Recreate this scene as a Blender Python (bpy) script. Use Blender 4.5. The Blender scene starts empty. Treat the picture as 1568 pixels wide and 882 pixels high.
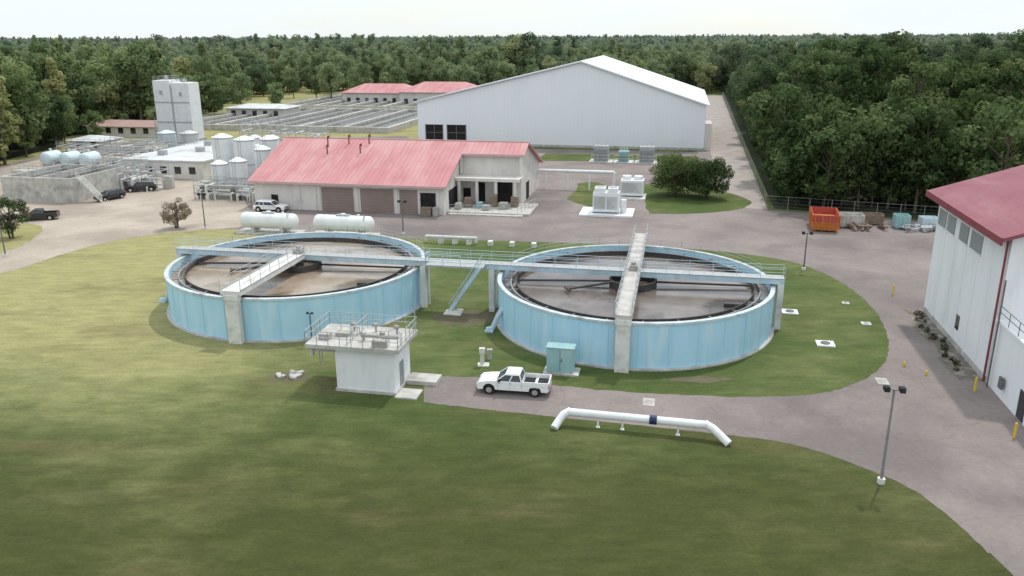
import bpy, bmesh, math, random
import numpy as np
from mathutils import Vector, Matrix
from mathutils.geometry import tessellate_polygon
random.seed(7); np.random.seed(7)
scene=bpy.context.scene
PHI=math.radians(-11.5)
COL=scene.collection

# ---------------------------------------------------------------- materials
def M(name,c1,c2=None,scale=1.0,rough=0.8,stretch=(1,1,1),bump=0.0,spec=0.3,metal=0.0,contrast=(0.35,0.65),bscale=None,detail=6,c3=None,scale3=0.1,f3=(0.45,0.65),stretch3=(1,1,1)):
    m=bpy.data.materials.new(name); m.use_nodes=True
    nt=m.node_tree; N=nt.nodes; Lk=nt.links
    b=N['Principled BSDF']; b.inputs['Roughness'].default_value=rough
    b.inputs['Specular IOR Level'].default_value=spec; b.inputs['Metallic'].default_value=metal
    b.inputs['Base Color'].default_value=(*c1,1)
    tc=N.new('ShaderNodeTexCoord'); mp=N.new('ShaderNodeMapping'); mp.inputs['Scale'].default_value=stretch
    Lk.new(tc.outputs['Object'],mp.inputs['Vector'])
    if c2:
        n=N.new('ShaderNodeTexNoise'); n.inputs['Scale'].default_value=scale; n.inputs['Detail'].default_value=detail
        n.inputs['Roughness'].default_value=0.62
        Lk.new(mp.outputs[0],n.inputs['Vector'])
        r=N.new('ShaderNodeMapRange'); r.inputs['From Min'].default_value=contrast[0]; r.inputs['From Max'].default_value=contrast[1]
        Lk.new(n.outputs['Fac'],r.inputs['Value'])
        mx=N.new('ShaderNodeMix'); mx.data_type='RGBA'
        mx.inputs[6].default_value=(*c1,1); mx.inputs[7].default_value=(*c2,1)
        Lk.new(r.outputs[0],mx.inputs[0]); out=mx.outputs[2]
        if c3:
            mp3=N.new('ShaderNodeMapping'); mp3.inputs['Scale'].default_value=stretch3; mp3.inputs['Location'].default_value=(3,7,1)
            Lk.new(tc.outputs['Object'],mp3.inputs['Vector'])
            n3=N.new('ShaderNodeTexNoise'); n3.inputs['Scale'].default_value=scale3; n3.inputs['Detail'].default_value=6; n3.inputs['Roughness'].default_value=0.65
            Lk.new(mp3.outputs[0],n3.inputs['Vector'])
            r3=N.new('ShaderNodeMapRange'); r3.inputs['From Min'].default_value=f3[0]; r3.inputs['From Max'].default_value=f3[1]
            Lk.new(n3.outputs['Fac'],r3.inputs['Value'])
            m3=N.new('ShaderNodeMix'); m3.data_type='RGBA'; m3.inputs[7].default_value=(*c3,1)
            Lk.new(out,m3.inputs[6]); Lk.new(r3.outputs[0],m3.inputs[0]); out=m3.outputs[2]
        Lk.new(out,b.inputs['Base Color'])
    if bump:
        nb=N.new('ShaderNodeTexNoise'); nb.inputs['Scale'].default_value=bscale or scale*4; nb.inputs['Detail'].default_value=6
        Lk.new(mp.outputs[0],nb.inputs['Vector'])
        bp=N.new('ShaderNodeBump'); bp.inputs['Strength'].default_value=bump; bp.inputs['Distance'].default_value=0.05
        Lk.new(nb.outputs['Fac'],bp.inputs['Height']); Lk.new(bp.outputs[0],b.inputs['Normal'])
    return m
def streaks(m,color,scale=1.2,lo=.52,hi=.75,amt=.7,st=(1,1,.06)):
    nt=m.node_tree;N=nt.nodes;Lk=nt.links;b=N['Principled BSDF']
    tc=[n for n in N if n.type=='TEX_COORD'][0]
    mp=N.new('ShaderNodeMapping'); mp.inputs['Scale'].default_value=st; mp.inputs['Location'].default_value=(9,2,5); Lk.new(tc.outputs['Object'],mp.inputs[0])
    n=N.new('ShaderNodeTexNoise'); n.inputs['Scale'].default_value=scale; n.inputs['Detail'].default_value=7; n.inputs['Roughness'].default_value=.7; Lk.new(mp.outputs[0],n.inputs['Vector'])
    r=N.new('ShaderNodeMapRange'); r.inputs[1].default_value=lo; r.inputs[2].default_value=hi; r.inputs[4].default_value=amt; Lk.new(n.outputs['Fac'],r.inputs[0])
    mx=N.new('ShaderNodeMix'); mx.data_type='RGBA'; mx.inputs[7].default_value=(*color,1)
    Lk.new(b.inputs['Base Color'].links[0].from_socket,mx.inputs[6]); Lk.new(r.outputs[0],mx.inputs[0]); Lk.new(mx.outputs[2],b.inputs['Base Color'])
    return m
def ribbed(name,c1,c2,period,axis='X',rough=0.5,strength=0.5,dark=0.88,nscale=0.3,c3=None,f3=(0.5,0.75)):
    m=M(name,c1,c2,scale=nscale,rough=rough,stretch=(1,1,0.3),c3=c3,scale3=0.35,f3=f3,stretch3=(1,0.25,0.4))
    nt=m.node_tree;N=nt.nodes;Lk=nt.links;b=N['Principled BSDF']
    tc=[n for n in N if n.type=='TEX_COORD'][0]
    w=N.new('ShaderNodeTexWave'); w.wave_type='BANDS'; w.bands_direction=axis
    w.inputs['Scale'].default_value=2*math.pi/(20*period)
    Lk.new(tc.outputs['Object'],w.inputs['Vector'])
    cr=N.new('ShaderNodeValToRGB'); cr.color_ramp.elements[0].position=0.0; cr.color_ramp.elements[0].color=(dark,dark,dark,1)
    cr.color_ramp.elements[1].position=0.25; cr.color_ramp.elements[1].color=(1,1,1,1)
    Lk.new(w.outputs['Fac'],cr.inputs[0])
    mx=N.new('ShaderNodeMix'); mx.data_type='RGBA'; mx.blend_type='MULTIPLY'; mx.inputs[0].default_value=1
    src=b.inputs['Base Color'].links[0].from_socket
    Lk.new(src,mx.inputs[6]); Lk.new(cr.outputs[0],mx.inputs[7]); Lk.new(mx.outputs[2],b.inputs['Base Color'])
    bp=N.new('ShaderNodeBump'); bp.inputs['Strength'].default_value=strength; bp.inputs['Distance'].default_value=0.06
    Lk.new(w.outputs['Fac'],bp.inputs['Height']); Lk.new(bp.outputs[0],b.inputs['Normal'])
    return m
def leafmat(name,cd,cl,haze=None,y0=200,y1=1100,fmax=0.9):
    m=bpy.data.materials.new(name); m.use_nodes=True
    nt=m.node_tree;N=nt.nodes;Lk=nt.links
    for n in list(N): N.remove(n)
    out=N.new('ShaderNodeOutputMaterial')
    oi=N.new('ShaderNodeObjectInfo'); tc=N.new('ShaderNodeTexCoord')
    n=N.new('ShaderNodeTexNoise'); n.inputs['Scale'].default_value=0.40; n.inputs['Detail'].default_value=5
    Lk.new(tc.outputs['Object'],n.inputs['Vector'])
    r0=N.new('ShaderNodeMapRange'); r0.inputs[1].default_value=.35; r0.inputs[2].default_value=.68; r0.inputs[3].default_value=-.15; r0.inputs[4].default_value=.55
    Lk.new(n.outputs['Fac'],r0.inputs[0])
    add=N.new('ShaderNodeMath'); add.operation='MULTIPLY_ADD'; add.inputs[1].default_value=0.75
    Lk.new(oi.outputs['Random'],add.inputs[0]); Lk.new(r0.outputs[0],add.inputs[2]); add.use_clamp=True
    mx=N.new('ShaderNodeMix'); mx.data_type='RGBA'; mx.inputs[6].default_value=(*cd,1); mx.inputs[7].default_value=(*cl,1)
    Lk.new(add.outputs[0],mx.inputs[0]); col=mx.outputs[2]
    rr=N.new('ShaderNodeMapRange'); rr.inputs[1].default_value=.86; rr.inputs[2].default_value=1.0; rr.inputs[4].default_value=.5
    Lk.new(oi.outputs['Random'],rr.inputs[0])
    mr=N.new('ShaderNodeMix'); mr.data_type='RGBA'; mr.inputs[7].default_value=(cl[0]*1.35,cl[1]*.95,cl[2]*1.0,1)
    Lk.new(col,mr.inputs[6]); Lk.new(rr.outputs[0],mr.inputs[0]); col=mr.outputs[2]
    if haze:  # aerial haze painted into the leaf colour, paler with increasing world Y
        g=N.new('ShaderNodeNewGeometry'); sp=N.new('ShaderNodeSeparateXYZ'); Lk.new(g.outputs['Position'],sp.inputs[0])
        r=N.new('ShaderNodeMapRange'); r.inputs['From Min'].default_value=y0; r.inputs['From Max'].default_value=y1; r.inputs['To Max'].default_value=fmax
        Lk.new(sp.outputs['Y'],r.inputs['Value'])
        m2=N.new('ShaderNodeMix'); m2.data_type='RGBA'; m2.inputs[7].default_value=(*haze,1)
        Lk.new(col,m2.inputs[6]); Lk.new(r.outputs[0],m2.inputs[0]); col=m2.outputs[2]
    d=N.new('ShaderNodeBsdfDiffuse'); t=N.new('ShaderNodeBsdfTranslucent'); ms=N.new('ShaderNodeMixShader'); ms.inputs[0].default_value=0.45
    Lk.new(col,d.inputs[0]); Lk.new(col,t.inputs[0]); Lk.new(d.outputs[0],ms.inputs[1]); Lk.new(t.outputs[0],ms.inputs[2])
    Lk.new(ms.outputs[0],out.inputs[0])
    return m

TANKBLUE=streaks(M('tank_blue_paint',(0.38,0.62,0.77),(0.44,0.68,0.82),scale=0.7,rough=0.65,stretch=(1,1,0.12),c3=(0.60,0.74,0.81),scale3=0.8,f3=(0.5,0.78),stretch3=(1,1,.15)),(.33,.44,.49),1.2,.57,.80,.45)
LBLUE=M('pale_blue_paint',(0.40,0.54,0.63),(0.51,0.63,0.70),scale=1.2,rough=0.6,c3=(.40,.43,.44),scale3=.5,f3=(.50,.70))
RIM=M('rim_concrete',(0.46,0.53,0.57),(0.60,0.66,0.69),scale=1.2,rough=0.85,c3=(.32,.33,.33),scale3=.7,f3=(.50,.70))
LAUND=M('launder_concrete',(0.24,0.24,0.24),(0.38,0.38,0.38),scale=1.0,rough=0.85)
CONC=streaks(M('weathered_concrete',(0.40,0.385,0.36),(0.56,0.54,0.51),scale=0.8,rough=0.9,bump=0.2,c3=(0.27,0.25,0.22),scale3=0.5,f3=(0.52,0.72)),(.17,.155,.135),1.5,.56,.8,.6,(1,1,.2))
CONCL=streaks(M('pale_concrete',(0.58,0.57,0.54),(0.70,0.69,0.66),scale=0.8,rough=0.9,c3=(0.40,0.385,0.36),scale3=0.7,f3=(0.52,0.75)),(.26,.245,.225),2.0,.56,.8,.6,(1,1,.2))
GALV=M('galvanised_steel',(0.34,0.355,0.365),(0.46,0.475,0.485),scale=3,rough=0.55,metal=0.2)
GREYD=M('dark_grey_metal',(0.10,0.10,0.105),(0.17,0.165,0.16),scale=2,rough=0.6)
DARK=M('dark_scum_baffle',(0.05,0.045,0.045),(0.09,0.08,0.08),scale=2,rough=0.6)
WHITE=M('white_paint',(0.78,0.79,0.80),(0.70,0.71,0.72),scale=0.7,rough=0.5,c3=(.60,.60,.59),scale3=.5,f3=(.52,.8))
WWALL=streaks(M('white_wall',(0.80,0.80,0.82),(0.74,0.745,0.765),scale=0.5,rough=0.8,stretch=(1,1,0.2),c3=(0.62,0.615,0.61),scale3=0.45,f3=(0.56,0.82),stretch3=(1,1,.3)),(.48,.46,.44),1.4,.58,.82,.45)
CREAM=streaks(M('cream_wall',(0.70,0.665,0.63),(0.60,0.565,0.53),scale=0.5,rough=0.85,stretch=(1,1,0.25),c3=(0.44,0.42,0.40),scale3=0.35,f3=(0.55,0.8)),(.36,.33,.31),1.2,.56,.8,.5)
WRIB=ribbed('white_ribbed_steel',(0.82,0.84,0.88),(0.79,0.81,0.86),1.0,'X',dark=0.98,strength=0.10,nscale=0.12)
WROOF=ribbed('white_steel_roof',(0.72,0.74,0.77),(0.67,0.69,0.72),1.2,'Y',dark=0.95,strength=0.2,nscale=0.1)
REDROOF=ribbed('salmon_standing_seam_roof',(0.47,0.185,0.195),(0.53,0.24,0.245),0.8,'X',dark=0.86,rough=0.6,strength=0.3,nscale=0.25,c3=(0.57,0.33,0.32),f3=(.45,.72))
REDROOF2=ribbed('maroon_standing_seam_roof',(0.23,0.065,0.088),(0.28,0.09,0.115),0.6,'Y',dark=0.84,rough=0.6,strength=0.3,c3=(.33,.15,.165))
DULLROOF=ribbed('dull_brown_roof',(0.36,0.22,0.20),(0.42,0.29,0.26),0.8,'X',dark=0.86,rough=0.6,strength=0.3)
REDTRIM=M('maroon_trim',(0.20,0.035,0.05),(0.26,0.06,0.07),scale=1,rough=0.5)
DOOR=ribbed('roller_door_taupe',(0.24,0.18,0.16),(0.30,0.23,0.21),0.35,'Z',dark=0.8,strength=0.5)
OPEN=M('dark_opening',(0.012,0.011,0.012),(0.03,0.026,0.025),scale=1.5,rough=0.9)
GLASS=M('window_glass',(0.02,0.025,0.03),rough=0.08,spec=0.8)
LOUVER=ribbed('grey_louvre',(0.25,0.27,0.28),(0.35,0.37,0.38),0.18,'Z',dark=0.6,strength=0.5)
YELLOW=M('safety_yellow',(0.70,0.50,0.05),(0.60,0.40,0.05),scale=4,rough=0.5)
TEAL=M('sage_teal_enamel',(0.24,0.41,0.43),(0.29,0.47,0.48),scale=2,rough=0.5,stretch=(1,1,.3),c3=(.35,.47,.46),scale3=1,f3=(.5,.7))
BLACK=M('rubber_black',(0.015,0.015,0.016),(0.03,0.03,0.03),scale=5,rough=0.8)
PWHITE=M('car_paint_white',(0.80,0.80,0.81),(0.76,0.76,0.76),scale=2,rough=0.25,spec=0.6)
PDARK=M('car_paint_dark',(0.02,0.022,0.03),(0.03,0.03,0.035),scale=2,rough=0.2,spec=0.7)
CHROME=M('bright_metal',(0.6,0.6,0.6),rough=0.25,metal=0.9)
REDL=M('tail_light_red',(0.5,0.02,0.02),rough=0.2)
ORANGE=M('rusty_orange_paint',(0.62,0.22,0.05),(0.45,0.14,0.05),scale=1.5,rough=0.7)
REDP=M('faded_red_paint',(0.46,0.08,0.06),(0.33,0.07,0.05),scale=1.5,rough=0.7)
NAVY=M('navy_band',(0.02,0.03,0.10),rough=0.4)
BROWNM=M('rusty_brown',(0.18,0.13,0.10),(0.27,0.21,0.17),scale=2,rough=0.8)
TANM=M('weathered_equipment_grey',(0.30,0.275,0.25),(0.43,0.41,0.38),scale=2,rough=0.8)
BARK=M('bark',(0.07,0.055,0.04),(0.12,0.10,0.08),scale=4,rough=0.95,stretch=(1,1,.2))
PALEAQUA=M('pale_aqua_fibreglass',(0.50,0.60,0.64),(0.60,0.69,0.72),scale=0.7,rough=0.5)
GRAVELROOF=M('grey_membrane_roof',(0.50,0.51,0.51),(0.61,0.62,0.62),scale=0.3,rough=0.9,c3=(.40,.40,.39),scale3=.15,f3=(.5,.65))
DIRT=M('bare_soil',(0.15,0.12,0.08),(0.10,0.095,0.05),scale=0.8,rough=0.95)
CHIPS=M('gravel_and_mulch',(0.20,0.17,0.15),(0.13,0.12,0.09),scale=1.8,rough=0.95,c3=(.30,.27,.25),scale3=1.1,f3=(.5,.62))
POLE=M('pole_grey',(.20,.20,.20),(.27,.27,.27),scale=2,rough=.6)

def water_mat(name,c1,c2):
    return M(name,c1,c2,scale=0.22,rough=0.14,spec=0.5,contrast=(0.40,0.60),bump=0.05,bscale=2.0,c3=tuple(v*0.55 for v in c1),scale3=0.16,f3=(0.48,0.60))
WATER_L=water_mat('clarifier_water_brown',(0.27,0.20,0.14),(0.36,0.29,0.22))
WATER_R=water_mat('clarifier_water_grey',(0.14,0.11,0.095),(0.20,0.165,0.145))
WATER_D=M('basin_water',(0.05,0.055,0.05),(0.09,0.09,0.08),scale=0.1,rough=0.25,spec=0.4)

ASPHALT=M('aged_asphalt',(0.215,0.180,0.170),(0.270,0.228,0.215),scale=0.10,rough=0.95,c3=(0.165,0.140,0.133),scale3=0.055,f3=(0.46,0.62),bump=0.3,bscale=8)
def add_cracks(m,scale,width,color,amount=0.6):
    nt=m.node_tree;N=nt.nodes;Lk=nt.links;b=N['Principled BSDF']
    tc=[n for n in N if n.type=='TEX_COORD'][0]
    wn=N.new('ShaderNodeTexNoise'); wn.inputs['Scale'].default_value=0.5; wn.inputs['Detail'].default_value=6
    Lk.new(tc.outputs['Object'],wn.inputs['Vector'])
    sc=N.new('ShaderNodeVectorMath'); sc.operation='MULTIPLY_ADD'; sc.inputs[1].default_value=(3,3,3)
    Lk.new(wn.outputs['Color'],sc.inputs[0]); Lk.new(tc.outputs['Object'],sc.inputs[2])
    v=N.new('ShaderNodeTexVoronoi'); v.feature='DISTANCE_TO_EDGE'; v.inputs['Scale'].default_value=scale
    Lk.new(sc.outputs[0],v.inputs['Vector'])
    r=N.new('ShaderNodeMapRange'); r.inputs['From Max'].default_value=width; r.inputs['To Min'].default_value=amount; r.inputs['To Max'].default_value=0
    Lk.new(v.outputs['Distance'],r.inputs['Value'])
    fn=N.new('ShaderNodeTexNoise'); fn.inputs['Scale'].default_value=2.5; fn.inputs['Detail'].default_value=9; fn.inputs['Roughness'].default_value=0.85
    Lk.new(tc.outputs['Object'],fn.inputs['Vector'])
    fr=N.new('ShaderNodeMapRange'); fr.inputs['From Min'].default_value=0.3; fr.inputs['From Max'].default_value=0.7; fr.inputs['To Min'].default_value=0.82; fr.inputs['To Max'].default_value=1.18
    Lk.new(fn.outputs['Fac'],fr.inputs['Value'])
    mx=N.new('ShaderNodeMix'); mx.data_type='RGBA'; mx.inputs[7].default_value=(*color,1)
    Lk.new(b.inputs['Base Color'].links[0].from_socket,mx.inputs[6]); Lk.new(r.outputs[0],mx.inputs[0])
    mm=N.new('ShaderNodeVectorMath'); mm.operation='SCALE'; Lk.new(mx.outputs[2],mm.inputs[0]); Lk.new(fr.outputs[0],mm.inputs['Scale'])
    Lk.new(mm.outputs[0],b.inputs['Base Color'])
add_cracks(ASPHALT,0.14,0.012,(0.14,0.12,0.11),0.4)
CONCYARD=M('tan_concrete_paving',(0.37,0.31,0.255),(0.45,0.385,0.32),scale=0.12,rough=0.95,c3=(0.31,0.26,0.215),scale3=0.06,f3=(0.48,0.62))
add_cracks(CONCYARD,0.13,0.014,(0.24,0.21,0.17),0.3)
GRAVELROAD=M('gravel_track',(0.30,0.255,0.235),(0.38,0.33,0.30),scale=0.3,rough=0.95)
add_cracks(GRAVELROAD,0.13,0.001,(0.3,0.25,0.2),0.0)

def grass_mat():
    m=bpy.data.materials.new('mown_grass'); m.use_nodes=True
    nt=m.node_tree;N=nt.nodes;Lk=nt.links;b=N['Principled BSDF']; b.inputs['Roughness'].default_value=0.95; b.inputs['Specular IOR Level'].default_value=0.1
    g=N.new('ShaderNodeNewGeometry'); sp=N.new('ShaderNodeSeparateXYZ'); Lk.new(g.outputs['Position'],sp.inputs[0])
    def noise(s,d=6,ro=0.6,st=(1,1,1)):
        mp=N.new('ShaderNodeMapping'); mp.inputs['Scale'].default_value=st; Lk.new(g.outputs['Position'],mp.inputs[0])
        n=N.new('ShaderNodeTexNoise'); n.inputs['Scale'].default_value=s; n.inputs['Detail'].default_value=d; n.inputs['Roughness'].default_value=ro
        Lk.new(mp.outputs[0],n.inputs['Vector']); return n.outputs['Fac']
    def mr(v,a,b_,c=0,d=1):
        r=N.new('ShaderNodeMapRange'); r.inputs[1].default_value=a; r.inputs[2].default_value=b_; r.inputs[3].default_value=c; r.inputs[4].default_value=d
        r.interpolation_type='SMOOTHSTEP'
        Lk.new(v,r.inputs[0]); return r.outputs[0]
    def math_(op,a,b_):
        n=N.new('ShaderNodeMath'); n.operation=op
        for i,v in enumerate((a,b_)):
            if isinstance(v,(int,float)): n.inputs[i].default_value=v
            else: Lk.new(v,n.inputs[i])
        return n.outputs[0]
    def mix(f,a,b_):
        n=N.new('ShaderNodeMix'); n.data_type='RGBA'
        for i,v in ((0,f),(6,a),(7,b_)):
            if isinstance(v,tuple): n.inputs[i].default_value=(*v,1)
            elif isinstance(v,(int,float)): n.inputs[i].default_value=v
            else: Lk.new(v,n.inputs[i])
        return n.outputs[2]
    # drier turf towards the west/north, lusher to the south and between the tanks
    yf=mr(sp.outputs['Y'],40,86)
    xf=mr(sp.outputs['X'],-2,-38)
    dry=math_('MULTIPLY',yf,math_('ADD',math_('MULTIPLY',xf,0.92),0.13))
    dry=math_('ADD',dry,math_('MULTIPLY',math_('SUBTRACT',noise(0.055,5),0.5),1.2))
    dry=math_('ADD',dry,math_('MULTIPLY',math_('SUBTRACT',noise(0.35,7,0.7,(0.5,1,1)),0.5),0.75))
    dry=mr(dry,-0.1,1.0)
    lush=mix(mr(sp.outputs['Y'],42,66),(0.058,0.068,0.022),(0.070,0.102,0.031))
    col=mix(dry,lush,(0.300,0.282,0.130))
    col=mix(mr(noise(0.11,6,0.7,(0.35,1,1)),0.52,0.70,0,0.6),col,(0.145,0.112,0.056))
    col=mix(mr(noise(0.16,6,0.75,(0.6,1,1)),0.40,0.28,0,0.5),col,(0.045,0.062,0.018))
    fine=mr(noise(4.0,8,0.85),0.25,0.75,0.76,1.24)
    mm=N.new('ShaderNodeVectorMath'); mm.operation='SCALE'; Lk.new(col,mm.inputs[0]); Lk.new(fine,mm.inputs['Scale'])
    med=mr(noise(0.9,6,0.7,(0.4,1,1)),0.3,0.7,0.85,1.15)
    mm2=N.new('ShaderNodeVectorMath'); mm2.operation='SCALE'; Lk.new(mm.outputs[0],mm2.inputs[0]); Lk.new(med,mm2.inputs['Scale'])
    Lk.new(mm2.outputs[0],b.inputs['Base Color'])
    bp=N.new('ShaderNodeBump'); bp.inputs['Strength'].default_value=0.55; bp.inputs['Distance'].default_value=0.08
    Lk.new(noise(6.0,8,0.8),bp.inputs['Height']); Lk.new(bp.outputs[0],b.inputs['Normal'])
    return m
GRASS=grass_mat()
FFLOOR=M('forest_floor_soil',(0.022,0.030,0.013),(0.040,0.047,0.02),scale=0.2,rough=1)

LEAF_A=leafmat('leaf_mid_green',(0.085,0.130,0.050),(0.290,0.360,0.150),haze=(0.290,0.350,0.275))
LEAF_A2=leafmat('leaf_light_green',(0.150,0.210,0.085),(0.370,0.430,0.205),haze=(0.345,0.405,0.320))
LEAF_R=leafmat('leaf_dark_green',(0.027,0.048,0.019),(0.118,0.172,0.066),haze=(0.185,0.240,0.180),y0=170,y1=750)
LEAF_R2=leafmat('leaf_dark_green_light',(0.055,0.090,0.036),(0.185,0.245,0.105),haze=(0.22,0.28,0.21),y0=170,y1=750)
LEAF_SHRUB=leafmat('leaf_shrub',(0.05,0.065,0.035),(0.12,0.14,0.08))
LEAF_PINK=leafmat('leaf_crepe_myrtle',(0.17,0.145,0.11),(0.38,0.31,0.24))

# ---------------------------------------------------------------- mesh helpers
def new(): return bmesh.new()
def box(b,x0,x1,y0,y1,z0,z1):
    vs=[b.verts.new(p) for p in ((x0,y0,z0),(x1,y0,z0),(x1,y1,z0),(x0,y1,z0),(x0,y0,z1),(x1,y0,z1),(x1,y1,z1),(x0,y1,z1))]
    for f in ((3,2,1,0),(4,5,6,7),(0,1,5,4),(1,2,6,5),(2,3,7,6),(3,0,4,7)): b.faces.new([vs[i] for i in f])
def hexa(b,pts):
    vs=[b.verts.new(p) for p in pts]
    for f in ((3,2,1,0),(4,5,6,7),(0,1,5,4),(1,2,6,5),(2,3,7,6),(3,0,4,7)): b.faces.new([vs[i] for i in f])
def frustum(b,x0,x1,w0,z0,x2,x3,w1,z1):
    hexa(b,[(x0,-w0,z0),(x1,-w0,z0),(x1,w0,z0),(x0,w0,z0),(x2,-w1,z1),(x3,-w1,z1),(x3,w1,z1),(x2,w1,z1)])
def tube(b,p0,p1,r,seg=8,r2=None):
    p0=Vector(p0);p1=Vector(p1);d=p1-p0;L=d.length
    if L<1e-5: return
    q=d.to_track_quat('Z','Y').to_matrix().to_4x4()
    bmesh.ops.create_cone(b,cap_ends=True,cap_tris=False,segments=seg,radius1=r,radius2=r if r2 is None else r2,depth=L,matrix=Matrix.Translation((p0+p1)/2)@q)
def path(b,pts,r,seg=10):
    for i in range(len(pts)-1): tube(b,pts[i],pts[i+1],r,seg)
    for p in pts[1:-1]: bmesh.ops.create_icosphere(b,subdivisions=2,radius=r*1.01,matrix=Matrix.Translation(p))
def prism(b,pts,y0,y1):
    a=[b.verts.new((p[0],y0,p[1])) for p in pts]; c=[b.verts.new((p[0],y1,p[1])) for p in pts]
    tris=tessellate_polygon([[Vector((p[0],p[1],0)) for p in pts]])
    for t in tris:
        b.faces.new([a[i] for i in t]); b.faces.new([c[i] for i in reversed(t)])
    n=len(pts)
    for i in range(n): b.faces.new((a[i],a[(i+1)%n],c[(i+1)%n],c[i]))
def ring(b,r0,r1,z0,z1,seg=96,cx=0,cy=0):
    V=[]
    for i in range(seg):
        a=2*math.pi*i/seg; c,s=math.cos(a),math.sin(a)
        V.append([b.verts.new((cx+c*r,cy+s*r,z)) for r,z in ((r0,z0),(r1,z0),(r1,z1),(r0,z1))])
    for i in range(seg):
        A=V[i];B=V[(i+1)%seg]
        for k in range(4):
            b.faces.new((A[k],A[(k+1)%4],B[(k+1)%4],B[k]))
def disc(b,r,z,seg=96,cx=0,cy=0):
    b.faces.new([b.verts.new((cx+r*math.cos(2*math.pi*i/seg),cy+r*math.sin(2*math.pi*i/seg),z)) for i in range(seg)])
def rail(b,p0,p1,h=1.1,step=1.8,r=0.04):
    p0=Vector(p0);p1=Vector(p1);L=(p1-p0).length;n=max(1,round(L/step))
    for i in range(n+1):
        p=p0.lerp(p1,i/n); tube(b,p,p+Vector((0,0,h)),r,6)
    for k in (1.0,0.55): tube(b,p0+Vector((0,0,h*k)),p1+Vector((0,0,h*k)),r,6)
def link(o,parent=None):
    COL.objects.link(o)
    if parent: o.parent=parent
    return o
def E(name,loc=(0,0,0),rot=0.0):
    o=bpy.data.objects.new(name,None); o.location=(loc[0],loc[1],loc[2] if len(loc)>2 else 0); o.rotation_euler=(0,0,rot); o.empty_display_size=0.5
    return link(o)
def add(b,parent,name,mat,smooth=False,bevel=0.0):
    bmesh.ops.recalc_face_normals(b,faces=b.faces)
    me=bpy.data.meshes.new(name); b.to_mesh(me); b.free()
    me.materials.append(mat)
    o=bpy.data.objects.new(name,me); link(o,parent)
    if smooth:
        for p in me.polygons: p.use_smooth=True
        try: me.set_sharp_from_angle(angle=math.radians(40))
        except Exception: pass
    if bevel:
        md=o.modifiers.new('bevel','BEVEL'); md.width=bevel; md.segments=2; md.limit_method='ANGLE'
    return o
def sheet(name,pts,z,mat):
    me=bpy.data.meshes.new(name)
    tris=tessellate_polygon([[Vector((p[0],p[1],0)) for p in pts]])
    me.from_pydata([(p[0],p[1],z) for p in pts],[],[tuple(t) for t in tris]); me.materials.append(mat)
    b=bmesh.new(); b.from_mesh(me)
    for f in b.faces:
        f.normal_update()
        if f.normal.z<0: f.normal_flip()
    b.to_mesh(me); b.free()
    return link(bpy.data.objects.new(name,me))
def crom(pts,n=5):
    out=[]
    P=[pts[0]]+list(pts)+[pts[-1]]
    for i in range(1,len(P)-2):
        p0,p1,p2,p3=[Vector((q[0],q[1])) for q in P[i-1:i+3]]
        for k in range(n):
            t=k/n
            v=0.5*((2*p1)+(-p0+p2)*t+(2*p0-5*p1+4*p2-p3)*t*t+(-p0+3*p1-3*p2+p3)*t**3)
            out.append((v.x,v.y))
    out.append(tuple(pts[-1])); return out
def wiggle(pts,amp=0.15):
    return [(p[0]+random.uniform(-amp,amp),p[1]+random.uniform(-amp,amp)) for p in pts]

# ---------------------------------------------------------------- ground
g=bmesh.new(); bmesh.ops.create_grid(g,x_segments=40,y_segments=40,size=7000,matrix=Matrix.Translation((0,3000,0)))
add(g,None,'ground',GRASS)
lower=[(-6.9,58.2),(-4.2,57.4),(3.7,55.4),(10.3,53.8),(15.2,52.5),(19.1,51.3),(22.1,48.9),(24.7,45.7),(25.8,42.4),(26.1,38.8),(26.3,36.8),(26.6,20)]
upper=[(-7.35,63.2),(-2.4,62.9),(3.5,61.3),(8.7,60.0),(16.3,59.0),(21.5,59.0),(25.3,59.8),(29.7,62.7),(33.1,67),(35.3,71.8),(37.2,78.4),(38,86),(37.2,93.7),(34.4,99.6),(27.3,104.2),(19,106.6),(5.9,109.3),(-13.2,112),(-23.2,115),(-37.1,117.5),(-45,118),(-54.2,113.1),(-59,104.6),(-62,95),(-72,86),(-90,75)]
lo=wiggle(crom(lower,8),.06); up=wiggle(crom(upper,9),.10)
yard=lo+[(26.6,-40),(120,-40),(120,112),(66,120),(41.5,130.5),(99,392),(89,394),(48.5,203),(44,199),(-22,212),(-30,235),(-112,225),(-116,118),(-95,74)]+list(reversed(up))
sheet('asphalt_road',yard,0.008,ASPHALT)
i45=[i for i,p in enumerate(up) if p[0]<-44.5][0]
cy=up[i45:]+[(-95,74.2),(-115,118),(-110,200),(-60,190),(-50,150),(-44,134),(-41,131),(-40,124),(-41,119.5)]
sheet('concrete_yard',cy,0.014,CONCYARD)
sheet('gravel_track',[(41.8,131),(98.4,391),(90,392),(49.6,205),(44.5,180),(36,140),(35,133)],0.013,GRAVELROAD)
def loc2(ox,oy,a,c_): return (ox+a*math.cos(PHI)-c_*math.sin(PHI),oy+a*math.sin(PHI)+c_*math.cos(PHI))
sheet('grass_verge',wiggle(crom([(-67.7,104.6),(-67.4,110),(-69.7,118.5),(-73,122),(-80,124),(-105,126)]))+[(-125,90),(-95,84)],0.02,GRASS)
sheet('grass_verge',wiggle([(5,186),(8,198),(24,196),(43,191),(42,181),(24,184)],.4),0.02,GRASS)
sheet('grass_verge',wiggle(crom([(9.5,140),(12,150),(13,156),(17,157),(18.5,147),(18,138),(14,133),(9.5,140)])[:-1],.2),0.02,GRASS)
sheet('grass_verge',wiggle(crom([(22,128),(23,142),(25,155),(35,153),(39,146),(41,138),(37,131),(29,128),(22,128)])[:-1],.25),0.02,GRASS)
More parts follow.
